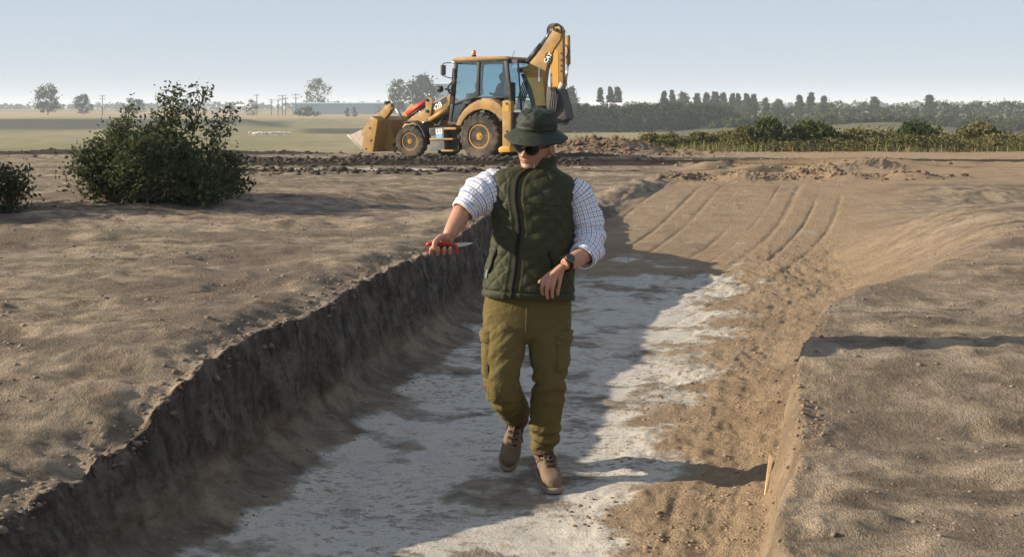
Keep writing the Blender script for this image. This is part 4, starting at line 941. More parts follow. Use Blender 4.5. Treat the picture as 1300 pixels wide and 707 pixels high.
# digging arm folded up over the back: boom, dipper, bucket, rams, hoses
def S(*pts): return DP(.0, *pts)
kx = D(920, 470, 0); kp = MB().box((kx[0] + .05, 0, kx[1] + .05), (.34, .46, .75), bev=.03).build('swing_post', BLK, dig, auto=.5)
BOOM = ((812, 238), (850, 230), (880, 196), (915, 150), (950, 95), (978, 52), (1000, 48), (1012, 70), (1002, 110), (975, 150), (952, 196), (938, 246), (931, 300), (934, 360), (942, 440), (938, 500), (905, 500), (898, 440), (888, 380), (872, 322), (852, 280), (836, 258), (814, 256))
bo = MB().prism(S(*BOOM), -.11, .11, .02).build('boom', YEL, dig, auto=.5)
for s in (1, -1): MB().prism(S((812, 236), (850, 229), (862, 250), (838, 258), (814, 257)), s * .11, s * .15, .005).build('boom_horn', YEL, bo, auto=.5)
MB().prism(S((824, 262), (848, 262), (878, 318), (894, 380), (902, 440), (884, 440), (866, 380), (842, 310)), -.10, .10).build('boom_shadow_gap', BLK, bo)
for q in ((832, 246), (985, 66), (922, 470)):
    p = D(q[0], q[1], 0); MB().lathe([(-.2, .0), (-.2, .05), (.2, .05), (.2, 0)], 12, 'y', (p[0], 0, p[1])).build('pivot_pin', BLK, bo, auto=.5)
A = D3(848, 222, 0); B = D3(912, 142, 0); E = D3(968, 62, 0)
ram = MB().tube([(A[0], 0, A[2] + .06), (B[0], 0, B[2] + .06)], .10, 12).build('boom_ram', BLK, bo, True); MB().tube([(B[0], 0, B[2] + .06), (E[0], 0, E[2] + .04)], .075, 12).build('ram_rod', BLUEC, ram, True)
OV = DP(.15, (938, 172), (952, 174), (952, 196), (946, 212), (934, 210), (932, 190))
ov = MB().prism(DP(.15, *[(937 + 15 * math.cos(a_) - 6 * math.sin(a_) * .0, 190 + 26 * math.sin(a_)) for a_ in np.linspace(0, 2 * math.pi, 18)[:-1]]), .110, .116).build('oval_badge', BLK, bo)
dA = D3(930, 200, .15); dB = D3(946, 176, .15)
cp = D3(937, 190, .15); text('CAT', .17, LET, bo, 'lettering', (cp[0], .120, cp[2]), (dB[0] - dA[0], 0, dB[2] - dA[2]), (1, 0, 1))
MB().prism(DP(.15, (893, 236), (899, 236), (899, 296), (893, 296)), .110, .115).build('warning_strip', LET, bo)
ST = ((962, 64), (985, 40), (1008, 46), (1020, 72), (1021, 322), (1002, 332), (980, 326), (972, 330), (965, 326), (964, 250), (966, 190), (975, 140), (985, 100))
dp = MB().prism(S(*[(x - 9, y) for x, y in ST]), -.08, .08, .015).build('dipper', YEL, dig, auto=.5)
MB().prism(DP(.1, (956, 252), (958, 196), (970, 150), (984, 165), (986, 318), (962, 320)), .081, .088, .0).build('dipper_cheek', YEL2, dp)
for zy in (170, 200, 225, 250): p = D(998, zy, .1); MB().lathe([(.08, .03), (.10, .025), (.10, 0)], 8, 'y', (p[0], 0, p[1])).build('bolt', BLK, dp, auto=.5)
m = MB().tube(catmull([D3(1012, 128, .14), D3(1026, 142, .16), D3(1030, 160, .16), D3(1024, 184, .14), D3(1012, 190, .12)], 4), .022, 6); m.build('hydraulic_hose', BLK, dp, True)
m = MB()
for k in range(5): m.tube(catmull([D3(938 + 7 * k, 100 - 8 * k, .06 * k - .12), D3(938 + 6 * k, 60 - 2 * k, .06 * k - .12), D3(950 + 6 * k, 42 - k, .06 * k - .12), D3(975 + 5 * k, 44 + k, .06 * k - .12), D3(984 + 4 * k, 80, .06 * k - .12)], 4), .028, 6)
m.build('hose_bundle', BLK, dp, True)
lk = MB().prism(S((1004, 300), (1018, 306), (1000, 345), (990, 340)), -.14, .14, .01).build('bucket_link', RUST, dp, auto=.5)
A = D3(1016, 90, 0); B = D3(1018, 220, 0); E = D3(1010, 305, 0)
ra = MB().tube([(A[0] - .09, 0, A[2]), (B[0] - .09, 0, B[2])], .07, 10).build('bucket_ram', YEL, dp, True); MB().tube([(B[0] - .09, 0, B[2]), (E[0] - .06, 0, E[2])], .035, 8).build('ram_rod', CHR, ra, True)
BK = ((944, 318), (972, 322), (1002, 330), (1014, 372), (1026, 420), (1032, 462), (1014, 474), (1000, 486), (966, 478), (948, 440), (940, 380))
q = np.array(DP(.2, *[(x - 8, y) for x, y in BK])); ctr = q.mean(0)
bk = MB()
shell = list(q[2:9]); inn = [p_ + (ctr - p_) / np.linalg.norm(ctr - p_) * .05 for p_ in shell]; bk.prism([tuple(p_) for p_ in shell] + [tuple(p_) for p_ in inn[::-1]], -.20, .20)
bko = bk.build('digging_bucket', DUSTG, dig, auto=.4)
for s in (1, -1): MB().prism([tuple(p_) for p_ in q], s * .20, s * .222, .004).build('bucket_side', DUSTG, bko, auto=.4)
for k in range(4):
    y = -.17 + k * .11; p0 = D(1000, 480, .3); p1 = D(985, 492, .3); p2 = D(960, 480, .3); MB().prism([p0, p1, p2], y - .03, y + .03).build('tooth', RUST, bko)
m = MB()
for k in range(4): m.tube(catmull([D3(948 + 8 * k, 322, .2), D3(955 + 6 * k, 345, .33), D3(950 + 10 * k, 380, .34), D3(946 + 9 * k, 430, .30), D3(940 + 4 * k, 470, .22)], 4), .02, 5)
m.build('hydraulic_hose', BLK, bko, True)
MB().tube([D3(968, 500, 0), D3(968, 560, 0)], .06, 8).build('swing_hose_guard', BLK, dig, True)
m = MB()
for k in range(5): m.tube(catmull([D3(800 + 6 * k, 420, .25 - .1 * k), D3(812 + 8 * k, 350, .2 - .08 * k), D3(830 + 9 * k, 300, .15 - .05 * k), D3(858 + 7 * k, 300, .0)], 4), .022, 5)
m.build('hydraulic_hose', BLK, dig, True)
# operator, seated
op = empty('person', tuple(R0 + HEAD * (sx - .02) + np.array([0, 0, fz + .48])), math.atan2(HEAD[1], HEAD[0])); tag(op, 'machine operator darkened to a silhouette sitting inside the cab of the yellow backhoe', 'person')
def skinbody(parts, name, mat, parent, vox, it=2):
    m = MB()
    for P, R in parts: m.tube(catmull(P, 4), np.interp(np.linspace(0, 1, (len(P) - 1) * 4 + 1), np.linspace(0, 1, len(R)), R), 12)
    o = m.build(name, mat, parent, True); md = o.modifiers.new('join', 'REMESH'); md.mode = 'VOXEL'; md.voxel_size = vox; md.use_smooth_shade = True
    sm = o.modifiers.new('soften', 'SMOOTH'); sm.iterations = it; return o
SK2 = simple('silhouette_skin', (.09, .055, .04), .6, var=.1); SH2 = simple('silhouette_cloth', (.008, .009, .013), .9)  # skin and cloth colours darkened so the operator reads as a silhouette
skinbody([([(0, 0, .05), (-.02, 0, .3), (-.01, 0, .5), (0, 0, .62)], [.10, .10, .09, .05]), ([(0, 0, .58), (.01, 0, .70), (.03, 0, .80), (.02, 0, .905)], [.055, .075, .10, .05]),
          ([(0, .2, .5), (.06, .26, .26), (.30, .16, .30), (.37, .14, .32)], [.04, .04, .035, .04]), ([(0, -.2, .5), (.06, -.26, .26), (.30, -.16, .30), (.37, -.14, .32)], [.04, .04, .035, .04])], 'body', SK2, op, .014)
skinbody([([(0, 0, .0), (-.03, 0, .25), (-.02, 0, .45), (0, 0, .57)], [.18, .16, .19, .09]), ([(-.01, -.22, .50), (-.01, 0, .54), (-.01, .22, .50)], [.09, .12, .09]), ([(0, .22, .5), (.06, .27, .26), (.18, .22, .28)], [.08, .065, .06]), ([(0, -.22, .5), (.06, -.27, .26), (.18, -.22, .28)], [.08, .065, .06])], 'shirt', SH2, op, .018)
skinbody([([(0, .1, .02), (.42, .12, .03), (.50, .13, -.42)], [.12, .09, .06]), ([(0, -.1, .02), (.42, -.12, .03), (.50, -.13, -.42)], [.12, .09, .06])], 'trousers', SH2, op, .02)
MB().lathe([(-.10, .085), (-.05, .106), (.02, .108), (.07, .085), (.10, .03), (.105, 0)], 14, 'z', (.01, 0, .815)).build('hair', simple('dark_hair', (.03, .025, .02), .8), op, auto=.8)
# ------------------------------------------------------------------ the man
MY = 6.0
def M(px, py, dy=0.0): return pt(px, py, MY + dy)
def rad(r_px, dy=0.0): return r_px * (MY + dy) / F
FEET = np.array([.165, 5.98, gz(.165, 5.98)])
man = empty('person', tuple(FEET)); tag(man, 'walking man in green bucket hat, quilted vest, checked shirt and olive cargo trousers', 'person')
def fabric(name, col, rough=.85, var=.18, sc=9, weave=900, bs=.25, fold=0.0, spec=.2, sheen=0.0):
    t = NT(name); p = t.pos(True); n = t.noise(p, sc, 4)
    c = t.mix(n, tuple(x * (1 - var) for x in col), tuple(x * (1 + var) for x in col))
    h = t.math('ADD', t.math('MULTIPLY', t.noise(t.mapv(p, (1, 1, 1.8)), 17, 5, .6, 1.2), fold), t.math('MULTIPLY', t.noise(p, weave, 1), .012))
    return t.bsdf(c, rough, t.bump(h, bs, .03), spec=spec, Sheen_Weight=sheen)
VEST = fabric('olive_nylon', (.032, .034, .014), .68, .16, fold=.45, bs=.55, spec=.25); PANTS = fabric('olive_cotton', (.100, .077, .026), .85, .15, fold=.55, bs=.6)
HATM = fabric('waxed_green', (.019, .023, .015), .65, .2, fold=.5, bs=.5, spec=.3); ZIPM = simple('black_zip', (.010, .010, .009), .75, spec=.15)
# skin with redder lips and a shaved-beard shade that belong to the face
HEADR = Matrix.Rotation(math.radians(-31), 3, 'Z') @ Matrix.Rotation(math.radians(9), 3, 'Y') @ Matrix.Rotation(math.radians(14), 3, 'X')
HR = np.array(HEADR); HS = 1.07; HC = M(680, 179.5, .0)
def hw(x, y, h): return HC + HR @ (np.array([x, y, h - .115]) * HS)     # head frame: x to his left, -y forward, h up from the chin
t = NT('skin'); p = t.pos()
def dist(c):
    v = t.n('VectorMath', operation='DISTANCE'); t.L(p, v.inputs[0]); v.inputs[1].default_value = tuple(c); return v.outputs['Value']
n = t.noise(p, 60, 4); c = t.mix(n, (.32, .165, .100), (.43, .24, .155)); c = t.mix(t.math('MULTIPLY', t.noise(p, 9, 3), .5), c, (.37, .155, .10))
lip = t.mr(dist(hw(0, -.098, .048)), .010, .026, .75, 0); c = t.mix(lip, c, (.38, .12, .095))
beard = t.mr(dist(hw(0, -.07, .022)),   .045, .085, .45, 0); c = t.mix(beard, c, (.22, .15, .12))
SKIN = t.bsdf(c, .5, t.bump(t.noise(p, 300, 2), .12, .004), spec=.35, Subsurface_Weight=.06, Subsurface_Scale=.01)

body = MB()
def limb(P, R, n=14, m=5, flat=1.0):
    Q = catmull(P, m); body.tube(Q, np.interp(np.linspace(0, 1, len(Q)), np.linspace(0, 1, len(R)), R), n, True, flat)
# hidden trunk and limbs under the clothes, so that the figure is one body
limb([M(669, 405, .02), M(671, 340, .02), M(678, 270, .02), M(684, 225, .03)], [.12, .115, .125, .10]); limb([M(640, 240, .06), M(684, 228, .03), M(722, 252, .04)], [.05, .06, .035])
limb([M(643, 395, .02), M(640, 440, -.04), M(638, 483, -.05), M(650, 510, .12), M(658, 535, .34)], [.075, .07, .05, .045, .035]); limb([M(695, 395, .02), M(697, 440, 0), M(698, 478, -.03), M(693, 530, .05), M(689, 575, .08)], [.075, .07, .05, .045, .035])
limb([hw(0, .02, .06), M(685, 212, .02), M(686, 226, .03)], [.056, .058, .07])
# head
hh = np.array([-.004, .004, .016, .036, .05, .066, .085, .105, .122, .145, .17, .20, .222, .235]); fr = np.array([.050, .078, .088, .083, .090, .089, .088, .084, .093, .094, .088, .066, .036, .004])
wd = np.array([.014, .028, .040, .052, .058, .064, .070, .0735, .075, .076, .074, .058, .036, .004]); bk = np.array([-.02, -.01, .01, .04, .06, .078, .092, .102, .107, .108, .104, .082, .048, .004])
N1, N2 = 90, 96; hs = np.linspace(-.004, .235, N1); an = np.linspace(0, 2 * math.pi, N2, endpoint=False); V = []
for h in hs:
    f_, w_, b_ = (np.interp(h, hh, q) for q in (fr, wd, bk)); cy = (b_ - f_) / 2; ry = (b_ + f_) / 2
    for a in an:
        ca, sa = math.cos(a), math.sin(a); e = 2 / 2.25
        x = w_ * math.copysign(abs(ca)**e, ca); y = cy + ry * math.copysign(abs(sa)**e, sa)
        if sa < 0:
            k = math.exp(-(x / (.010 + .009 * max(0, min(1, (.108 - h) / .035))))**2)
            nose = np.interp(h, [.058, .066, .072, .078, .095, .112, .122], [0, .011, .026, .028, .016, .006, 0]); y -= nose * k
            y -= .0075 * math.exp(-((h - .0535) / .0045)**2 - (x / .021)**2) + .0085 * math.exp(-((h - .0425) / .0050)**2 - (x / .019)**2) - .004 * math.exp(-((h - .0480) / .0022)**2 - (x / .024)**2)
            y += .010 * math.exp(-((h - .106) / .011)**2) * (math.exp(-((x - .031) / .014)**2) + math.exp(-((x + .031) / .014)**2))
            y -= .006 * math.exp(-((h - .122) / .008)**2) * math.exp(-(x / .05)**4); y -= .005 * math.exp(-((h - .018) / .012)**2 - (x / .02)**2)
            y -= .006 * (math.exp(-((x - .036) / .016)**2) + math.exp(-((x + .036) / .016)**2)) * math.exp(-((h - .078) / .014)**2)
        V.append(hw(x, y, h))
body.add(V, grid_faces(N1, N2) + [tuple(range(N2)), tuple((N1 - 1) * N2 + k for k in range(N2))])
for s in (-1, 1):   # ears
    q = [hw(s * (.074 + .010 * abs(math.sin(a))), .012 + .017 * math.cos(a), .098 + .031 * math.sin(a)) for a in np.linspace(0, 2 * math.pi, 15)]
    body.tube(q, .0065, 8); body.tube([hw(s * .07, .008, .075), hw(s * .078, .012, .098), hw(s * .072, .012, .12)], [.008, .010, .008], 8)
# right arm (picture left) forward with the tool, left arm (picture right) swung across
WR = M(570, 299, -.225)
limb([M(634, 236, .07), M(608, 254, .02), M(588, 268, -.05), M(581, 281, -.13), M(574, 292, -.20), M(569.5, 300, -.225)], [.05, .047, .045, .045, .036, .030], 16)
limb([M(734, 248, .03), M(744, 280, .03), M(750, 313, -.02), M(738, 325, -.11), M(724, 332.5, -.19), M(716, 336, -.215)], [.05, .048, .045, .042, .034, .026], 16)
def finger(P, r0, r1, n=9):
    Q = catmull(P, 4); body.tube(Q, np.linspace(r0, r1, len(Q)), n); body.add(*ball(Q[-1], r1 * .98))
def ball(c, r, n=8):
    m = MB().lathe([(-r, 0), (-r * .7, r * .7), (0, r), (r * .7, r * .7), (r, 0)], n, 'z', c); return np.concatenate(m.V), m.F
# --- left hand: hangs from the wrist, back of the hand to the front
KN = [(691.5, 353, -.235), (698.3, 351.5, -.245), (705, 351.5, -.242), (711.5, 352, -.232)]
for (kx, ky, kd) in KN: body.tube(catmull([M(714.5, 338, -.215), M((kx + 713) / 2, (ky + 338) / 2, kd + .012), M(kx, ky, kd)], 4), np.linspace(.020, .0125, 9), 10, True, .85)
body.tube([M(712, 340, -.215), M(702, 350, -.232)], [.022, .024], 12, True, .7)
finger([M(*KN[0]), M(689, 361.5, -.245), M(688, 368, -.235), M(689.3, 373.5, -.222)], .0112, .0080)
finger([M(*KN[1]), M(695.3, 363, -.258), M(694, 371.5, -.248), M(695.2, 378, -.232)], .0116, .0082)
finger([M(*KN[2]), M(702.2, 363, -.255), M(700.8, 371, -.245), M(701.2, 377, -.230)], .0112, .0080)
finger([M(*KN[3]), M(710, 361, -.240), M(708.5, 368.5, -.230), M(708, 374, -.218)], .0102, .0072)
finger([M(710, 341, -.22), M(699, 347, -.215), M(690.5, 353.5, -.20), M(684.5, 358.5, -.185)], .015, .0078)
# --- right hand: fist closed round the handle, thumb over the front
for k, (fx, fy) in enumerate(((547.5, 318.5), (555.5, 320.6), (563.5, 319.6), (571, 318.4))):
    dx = (564 - fx) * .10
    body.tube(catmull([WR + np.array([.0, .0, 0]), M((fx + 570) / 2 + 1, 305, -.226), M(fx + dx, 311, -.222)], 4), np.linspace(.021, .0135, 9), 10)
    finger([M(fx + dx, 311, -.222), M(fx, 320.5, -.236), M(fx - .2, fy + 1.0, -.272), M(fx + .2, fy - 2.0, -.292), M(fx + 1.0, 314.5, -.290)], .0122 if k < 3 else .011, .0088)
body.tube([M(570, 301, -.232), M(561, 308, -.232)], [.024, .026], 12, True, .7)
finger([M(569, 300, -.238), M(559.5, 301.5, -.262), M(553, 306.5, -.285), M(551.3, 312, -.296), M(552.5, 316, -.296)], .0165, .0098)
bo_ = body.build('body', SKIN, man, True, org=FEET); md = bo_.modifiers.new('join', 'REMESH'); md.mode = 'VOXEL'; md.voxel_size = .0034; md.use_smooth_shade = True
sm = bo_.modifiers.new('soften', 'SMOOTH'); sm.iterations = 2; sm.factor = .5
# hair below the hat
hr = MB()
for s in (-1, 1):
    P = [[hw(s * (np.interp(h, hh, wd) * (1 - .5 * max(0, y / .1)**3) + .003), y, h) for y in np.linspace(-.035, .105, 12)] for h in np.linspace(.105, .15, 6)]
    hr.add(np.array(P).reshape(-1, 3), grid_faces(6, 12, False))
hr.build('hair', simple('brown_hair', (.035, .024, .017), .75, var=.4, sc=90), man, True, org=FEET)

# --- hat: soft crown with dents, sloping brim
HATR = np.array(Matrix.Rotation(math.radians(-31), 3, 'Z') @ Matrix.Rotation(math.radians(6), 3, 'Y') @ Matrix.Rotation(math.radians(5), 3, 'X'))
def hat_pt(a, r, z, ry=1.12):
    return hw(0, .006, .174) + HATR @ np.array([r * math.cos(a), r * ry * math.sin(a), z])
prof = [(.087, -.004), (.0915, .004), (.0935, .012), (.0935, .033), (.0915, .054), (.0875, .071), (.079, .083), (.062, .089), (.035, .092), (.008, .092)]
q = catmull([(r, z, 0) for r, z in prof], 5); V = []; na = 120
for (r, z, _) in q:
    for a in np.linspace(0, 2 * math.pi, na, endpoint=False):
        k = sst(.025, .075, z); d = .006 * float(pn(np.array(a * 1.1), np.array(z * 18.), 301)) * 1.6 + .007 * float(pn(np.array(math.cos(a) * 2.2), np.array(math.sin(a) * 2.2 + z * 20), 302)) * k
        dz = -.016 * k * math.exp(-((math.cos(a - 4.2)) - 1)**2 / .1) * (r > .02) + .010 * float(pn(np.array(math.cos(a) * r * 22), np.array(math.sin(a) * r * 22), 303)) * sst(.066, .088, z)
        V.append(hat_pt(a, r + d, z + dz))
crown_o = mesh('hat', V, grid_faces(len(q), na) + [tuple((len(q) - 1) * na + k for k in range(na))], HATM, man, True, org=FEET)
V = []; rr = list(np.linspace(0, 1, 16))
for side_ in (0, 1):
    for k in (rr if side_ == 0 else rr[::-1]):
        for a in np.linspace(0, 2 * math.pi, na, endpoint=False):
            wv = .010 * math.sin(2 * a + .6) + .007 * float(pn(np.array(math.cos(a) * 1.7), np.array(math.sin(a) * 1.7), 304)); st_ = .0009 * math.sin(k * 2 * math.pi * 5)
            V.append(hat_pt(a, .0915 + .058 * k, -.004 - .036 * k - .012 * k * k + wv * k + st_ - side_ * .0035, 1.12 - .02 * k))
mesh('hat_brim', V, grid_faces(32, na), HATM, crown_o, True)
crown_o.children[0].data.transform(Matrix.Translation(Vector(-FEET)))
V = [hat_pt(a, .0945 + dr_, z - .008) for z, dr_ in ((.004, .0), (.006, .0015), (.024, .0012), (.026, -.001)) for a in np.linspace(0, 2 * math.pi, na, endpoint=False)]
mesh('hat_band', np.array(V) - FEET, grid_faces(4, na), HATM, crown_o, True)
# --- sunglasses
LENS = simple('dark_lens', (.004, .004, .005), .15, spec=.18); FRM = simple('glasses_frame', (.01, .009, .008), .45, spec=.2)
sg = MB(); fy = -.098
def lens_outline(s, k=1.0, dy=0.0):
    P = []
    for a in np.linspace(0, 2 * math.pi, 28, endpoint=False):
        x = .0255 * k * math.copysign(abs(math.cos(a))**.8, math.cos(a)); z = .0205 * k * math.copysign(abs(math.sin(a))**.8, math.sin(a)); x += .10 * z * s
        X = s * .0335 + x; P.append(hw(X, fy + dy + 9.0 * max(0, abs(X) - .012)**2, .1045 + z))
    return P
for s in (-1, 1):
    P = lens_outline(s, 1.06); sg.tube(np.array(P + P[:1]), .0034, 7, False)
    sg.tube(catmull([hw(s * .060, fy + .022, .114), hw(s * .076, -.055, .113), hw(s * .081, -.005, .112), hw(s * .078, .018, .106)], 4), .0030, 6)
sg.tube(catmull([hw(-.010, fy + .0, .108), hw(0, fy - .004, .111), hw(.010, fy + .0, .108)], 4), .0034, 7)
sgo = sg.build('sunglasses', FRM, man, True, org=FEET)
for s in (-1, 1):
    P = lens_outline(s, 1.0); c_ = np.mean(P, 0) + HR @ np.array([0, -.003, 0])
    mesh('lens', np.array(P + [c_]) - FEET, [(i, (i + 1) % 28, 28) for i in range(28)], LENS, sgo, True)

# --- vest: quilted shell on a leaning trunk axis
VO = M(669.5, 374, .0); vu = M(686, 208, .03) - VO; VL = np.linalg.norm(vu); vu /= VL
vr = np.array([1, 0, 0]) - vu * vu[0]; vr /= np.linalg.norm(vr); vf = np.cross(vr, vu)     # vf points to the front when negated
yaw = math.radians(-17)
VT = np.array([-.012, .0, .05, .13, .22, .30, .37, .44, .50, .545, .578, .600, .614, .630, .655, .668]); VO_T = np.array([0, .22, .30, .37, .45, .52, .565, .60, .63]); VO_X = np.array([0, .0, -.002, -.014, -.034, -.034, -.026, -.008, 0]); VA = np.array([.214, .219, .214, .204, .197, .193, .192, .196, .206, .205, .170, .112, .084, .077, .078, .079]); VB = np.array([.148, .152, .152, .150, .147, .146, .146, .142, .128, .112, .094, .082, .077, .076, .078, .080])
def vest_pt(a, tt, off=0.0, quilt=True):
    """a: angle from the zip (positive to his left), tt: metres up the trunk"""
    A = np.interp(tt, VT, VA); B = np.interp(tt, VT, VB); e = 2 / 2.35
    g = a + yaw; sx, cx = math.sin(g), math.cos(g)
    d = off
    s_ = a * (A + B) / 2
    if quilt:
        edge = sst(.030, .046, abs(s_)) * sst(.0, .035, tt) * sst(.635, .60, tt)
        w1 = abs(math.sin(math.pi * (s_ + tt * .95) / .078)); w2 = abs(math.sin(math.pi * (s_ - tt * .95) / .078))
        d += .0074 * (w1 * w2)**.42 * edge
        d += .004 * sst(.022, .004, tt) - .0045 * bump1(tt, .022, .004) + .0042 * bump1(abs(s_), .030, .006) * (tt < .62) - .0035 * bump1(tt, .43, .004) * edge
    wr = .010 * float(fbm(np.array(s_ * 5.5 + tt * 3), np.array(tt * 6 - s_ * 2), 3, 311)) + .006 * math.sin(tt * 34 + s_ * 9) * sst(.30, .12, tt) * .6
    d += wr
    x = (A + d) * math.copysign(abs(sx)**e, sx); y = (B + d) * math.copysign(abs(cx)**e, cx)
    tz = tt + (.012 * math.sin(g) * sst(.5, .3, tt)) - .03 * sst(.60, .67, tt) * max(0, math.cos(a)) * .6
    cen = VO + vu * tz + vr * np.interp(tt, VO_T, VO_X); return cen + vr * x + vf * y * (-1 if vf[1] > 0 else 1)
nt_, na_ = 220, 260; tts = np.linspace(-.012, .668, nt_); aas = np.linspace(-math.pi, math.pi, na_, endpoint=False)
V = [vest_pt(a, tt) for tt in tts for a in aas]
# turned-in collar rim
for k, (tt, o_) in enumerate(((.669, -.006), (.655, -.012), (.62, -.016))): V += [vest_pt(a, tt, o_, False) for a in aas]
vest = mesh('vest', np.array(V), grid_faces(nt_ + 3, na_), VEST, man, True, org=FEET)
m = MB(); tz = np.linspace(-.008, .655, 90)
for a0, a1, o_ in ((-.022, .022, .0055),):
    V = []
    for tt in tz:
        w_ = .0085 / ((np.interp(tt, VT, VA) + np.interp(tt, VT, VB)) / 2)
        V += [vest_pt(-w_, tt, -.002), vest_pt(-w_ * .8, tt, o_), vest_pt(w_ * .8, tt, o_), vest_pt(w_, tt, -.002)]
    m.add(V, grid_faces(len(tz), 4, False))
m.build('zip', ZIPM, vest, True, org=FEET)
p_ = vest_pt(0, .632, .010); MB().box(p_ + np.array([0, -.003, -.012]), (.006, .004, .024), bev=.001).build('zip_pull', simple('brass', (.35, .28, .15), .35, .8), vest, org=FEET)
for a0, a1, t0, t1 in ((-.62, -.80, .215, .10), (.62, .80, .215, .10)):
    P = [vest_pt(a0 + (a1 - a0) * k, t0 + (t1 - t0) * k, .004) for k in np.linspace(0, 1, 9)]; MB().tube(np.array(P), .0065, 7).build('pocket_welt', ZIPM, vest, True, org=FEET)
V = [vest_pt(a, tt, .007, False) for tt in np.linspace(.075, .115, 6) for a in np.linspace(-.98, -.86, 5)]
mesh('fabric_tab', np.array(V) - FEET, grid_faces(6, 5, False), simple('teal_cloth', (.09, .13, .14), .8), vest, True)
# --- shirt sleeves with woven checks
t = NT('checked_cotton'); uvn = t.n('UVMap').outputs[0]; sx_ = t.n('SeparateXYZ'); t.L(uvn, sx_.inputs[0])
def line(co, per, off, w_):
    v = t.math('ABSOLUTE', t.math('SUBTRACT', t.math('FRACT', t.math('ADD', t.math('DIVIDE', co, per), off)), .5)); return t.mr(v, w_ * .7, w_ * 1.2, 1, 0)
c = None; base_c = (.74, .74, .73)
PER = .024
blue = t.math('MAXIMUM', line(sx_.outputs[0], PER, 0, .085), line(sx_.outputs[1], PER, 0, .085)); tan_ = t.math('MAXIMUM', line(sx_.outputs[0], PER, .5, .07), line(sx_.outputs[1], PER, .5, .07))
c = t.mix(t.math('MULTIPLY', tan_, .75), base_c, (.42, .30, .24)); c = t.mix(t.math('MULTIPLY', blue, .92), c, (.07, .13, .42))
p = t.pos(True); SHIRT = t.bsdf(c, .85, t.bump(t.noise(p, 30, 4, .6, .8), .5, .018), spec=.2)
def sleeve(P, R, seed, crease, uvoff=0.0):
    Q = catmull(P, 9); R_ = np.interp(np.linspace(0, 1, len(Q)), np.linspace(0, 1, len(R)), R)
    def dsp(s, a):
        L = s.max(); f = s / L
        return (.013 * fbm(np.cos(a) * 1.2 + f * 2, np.sin(a) * 1.2 + f * 9, 3, seed) + crease * np.sin(f * 34 + 1.6 * np.sin(a * 1.0 + seed) + 2 * np.cos(a + 1)) * bump1(f, .68, .26)) * sst(1.02, .9, f)
    V, Fc, uv = tube(Q, R_, 56, False, 1.0, dsp); k = len(Q)
    # rolled cuff: doubles back on itself
    ends = V.reshape(k, 56, 3); c0 = Q[-1]; tdir = Q[-1] - Q[-2]; tdir /= np.linalg.norm(tdir)
    rings = [ends[-1] + (ends[-1] - c0) * .08 + tdir * .004, ends[-1] + (ends[-1] - c0) * .12 - tdir * .006, ends[-1] + (ends[-1] - c0) * .13 - tdir * .028, ends[-1] + (ends[-1] - c0) * .05 - tdir * .038, ends[-1] + (ends[-1] - c0) * .02 - tdir * .03]
    inner = [ends[-1] + (ends[-1] - c0) * (-.10) + tdir * .002, ends[-1] + (ends[-1] - c0) * (-.16) - tdir * .03]
    Vc = np.concatenate([r.reshape(-1, 3) for r in inner[::-1] + [ends[-1] + tdir * .006] + rings]); u0 = uv.reshape(k, 56, 2)[-1]
    uvc = np.concatenate([u0 + np.array([0, d_]) for d_ in (.02, .0, .0, .004, .012, .034, .044, .05)])
    return V, Fc, uv, Vc, uvc
sh = sleeve([M(648, 240, .05), M(629, 244, .04), M(612, 248.5, .0), M(599, 257, -.04), M(588.5, 268.5, -.07)], [.095, .112, .100, .078, .058], 321, .0045)
sh2 = sleeve([M(722, 238, .03), M(735, 250, .03), M(743, 272, .03), M(748, 298, .01), M(747, 316, -.045), M(739, 327, -.105)], [.060, .072, .077, .079, .075, .060], 322, .006)
for V, Fc, uv, Vc, uvc in (sh, sh2):
    o = mesh('shirt_sleeve', V, Fc, SHIRT, man, True, uv, FEET); mesh('cuff', Vc - FEET, grid_faces(8, 56), SHIRT, o, True, uvc)
# shirt collar just inside the vest
V = [vest_pt(a, tt, o_, False) for tt, o_ in ((.63, -.018), (.665, -.010), (.682, -.008), (.684, -.012), (.66, -.02)) for a in np.linspace(-math.pi + .35, math.pi - .35, 60)]
# --- wrist watch
wv = M(716, 336, -.215) - M(724, 332.5, -.19); wv /= np.linalg.norm(wv); wc = M(719.0, 334.4, -.202)
n1 = np.array([-.25, -1, .35]); n1 -= wv * (n1 @ wv); n1 /= np.linalg.norm(n1); n2 = np.cross(wv, n1)
ws = MB(); q = [wc + (n1 * math.cos(a) + n2 * math.sin(a) * 1.0) * .0375 for a in np.linspace(0, 2 * math.pi, 33)]
V = [c_ + wv * dx_ + (c_ - wc) / np.linalg.norm(c_ - wc) * dr_ for c_ in q[:-1] for dx_, dr_ in ((-.011, -.004), (-.011, 0), (.011, 0), (.011, -.004))]
ws.add(V, [(i * 4 + j, i * 4 + (j + 1) % 4, ((i + 1) % 32) * 4 + (j + 1) % 4, ((i + 1) % 32) * 4 + j) for i in range(32) for j in range(4)])
wo = ws.build('wristwatch', ZIPM, man, True, org=FEET)
def disc(prof, name, mat, par, nseg=24):
    V = [wc + n1 * (.036 + z) + (wv * math.cos(a) + n2 * math.sin(a)) * r for r, z in prof for a in np.linspace(0, 2 * math.pi, nseg, endpoint=False)]
    return mesh(name, np.array(V) - FEET, grid_faces(len(prof), nseg) + [tuple((len(prof) - 1) * nseg + k for k in range(nseg))], mat, par)
disc([(.0235, 0), (.0245, .004), (.0245, .010), (.0225, .013), (.020, .0135), (.020, .0125)], 'watch_case', simple('dark_steel', (.10, .085, .055), .3, .9), wo)
disc([(.0198, .0124), (.0196, .0128)], 'watch_face', simple('watch_dial', (.012, .02, .03), .2, spec=.6), wo)

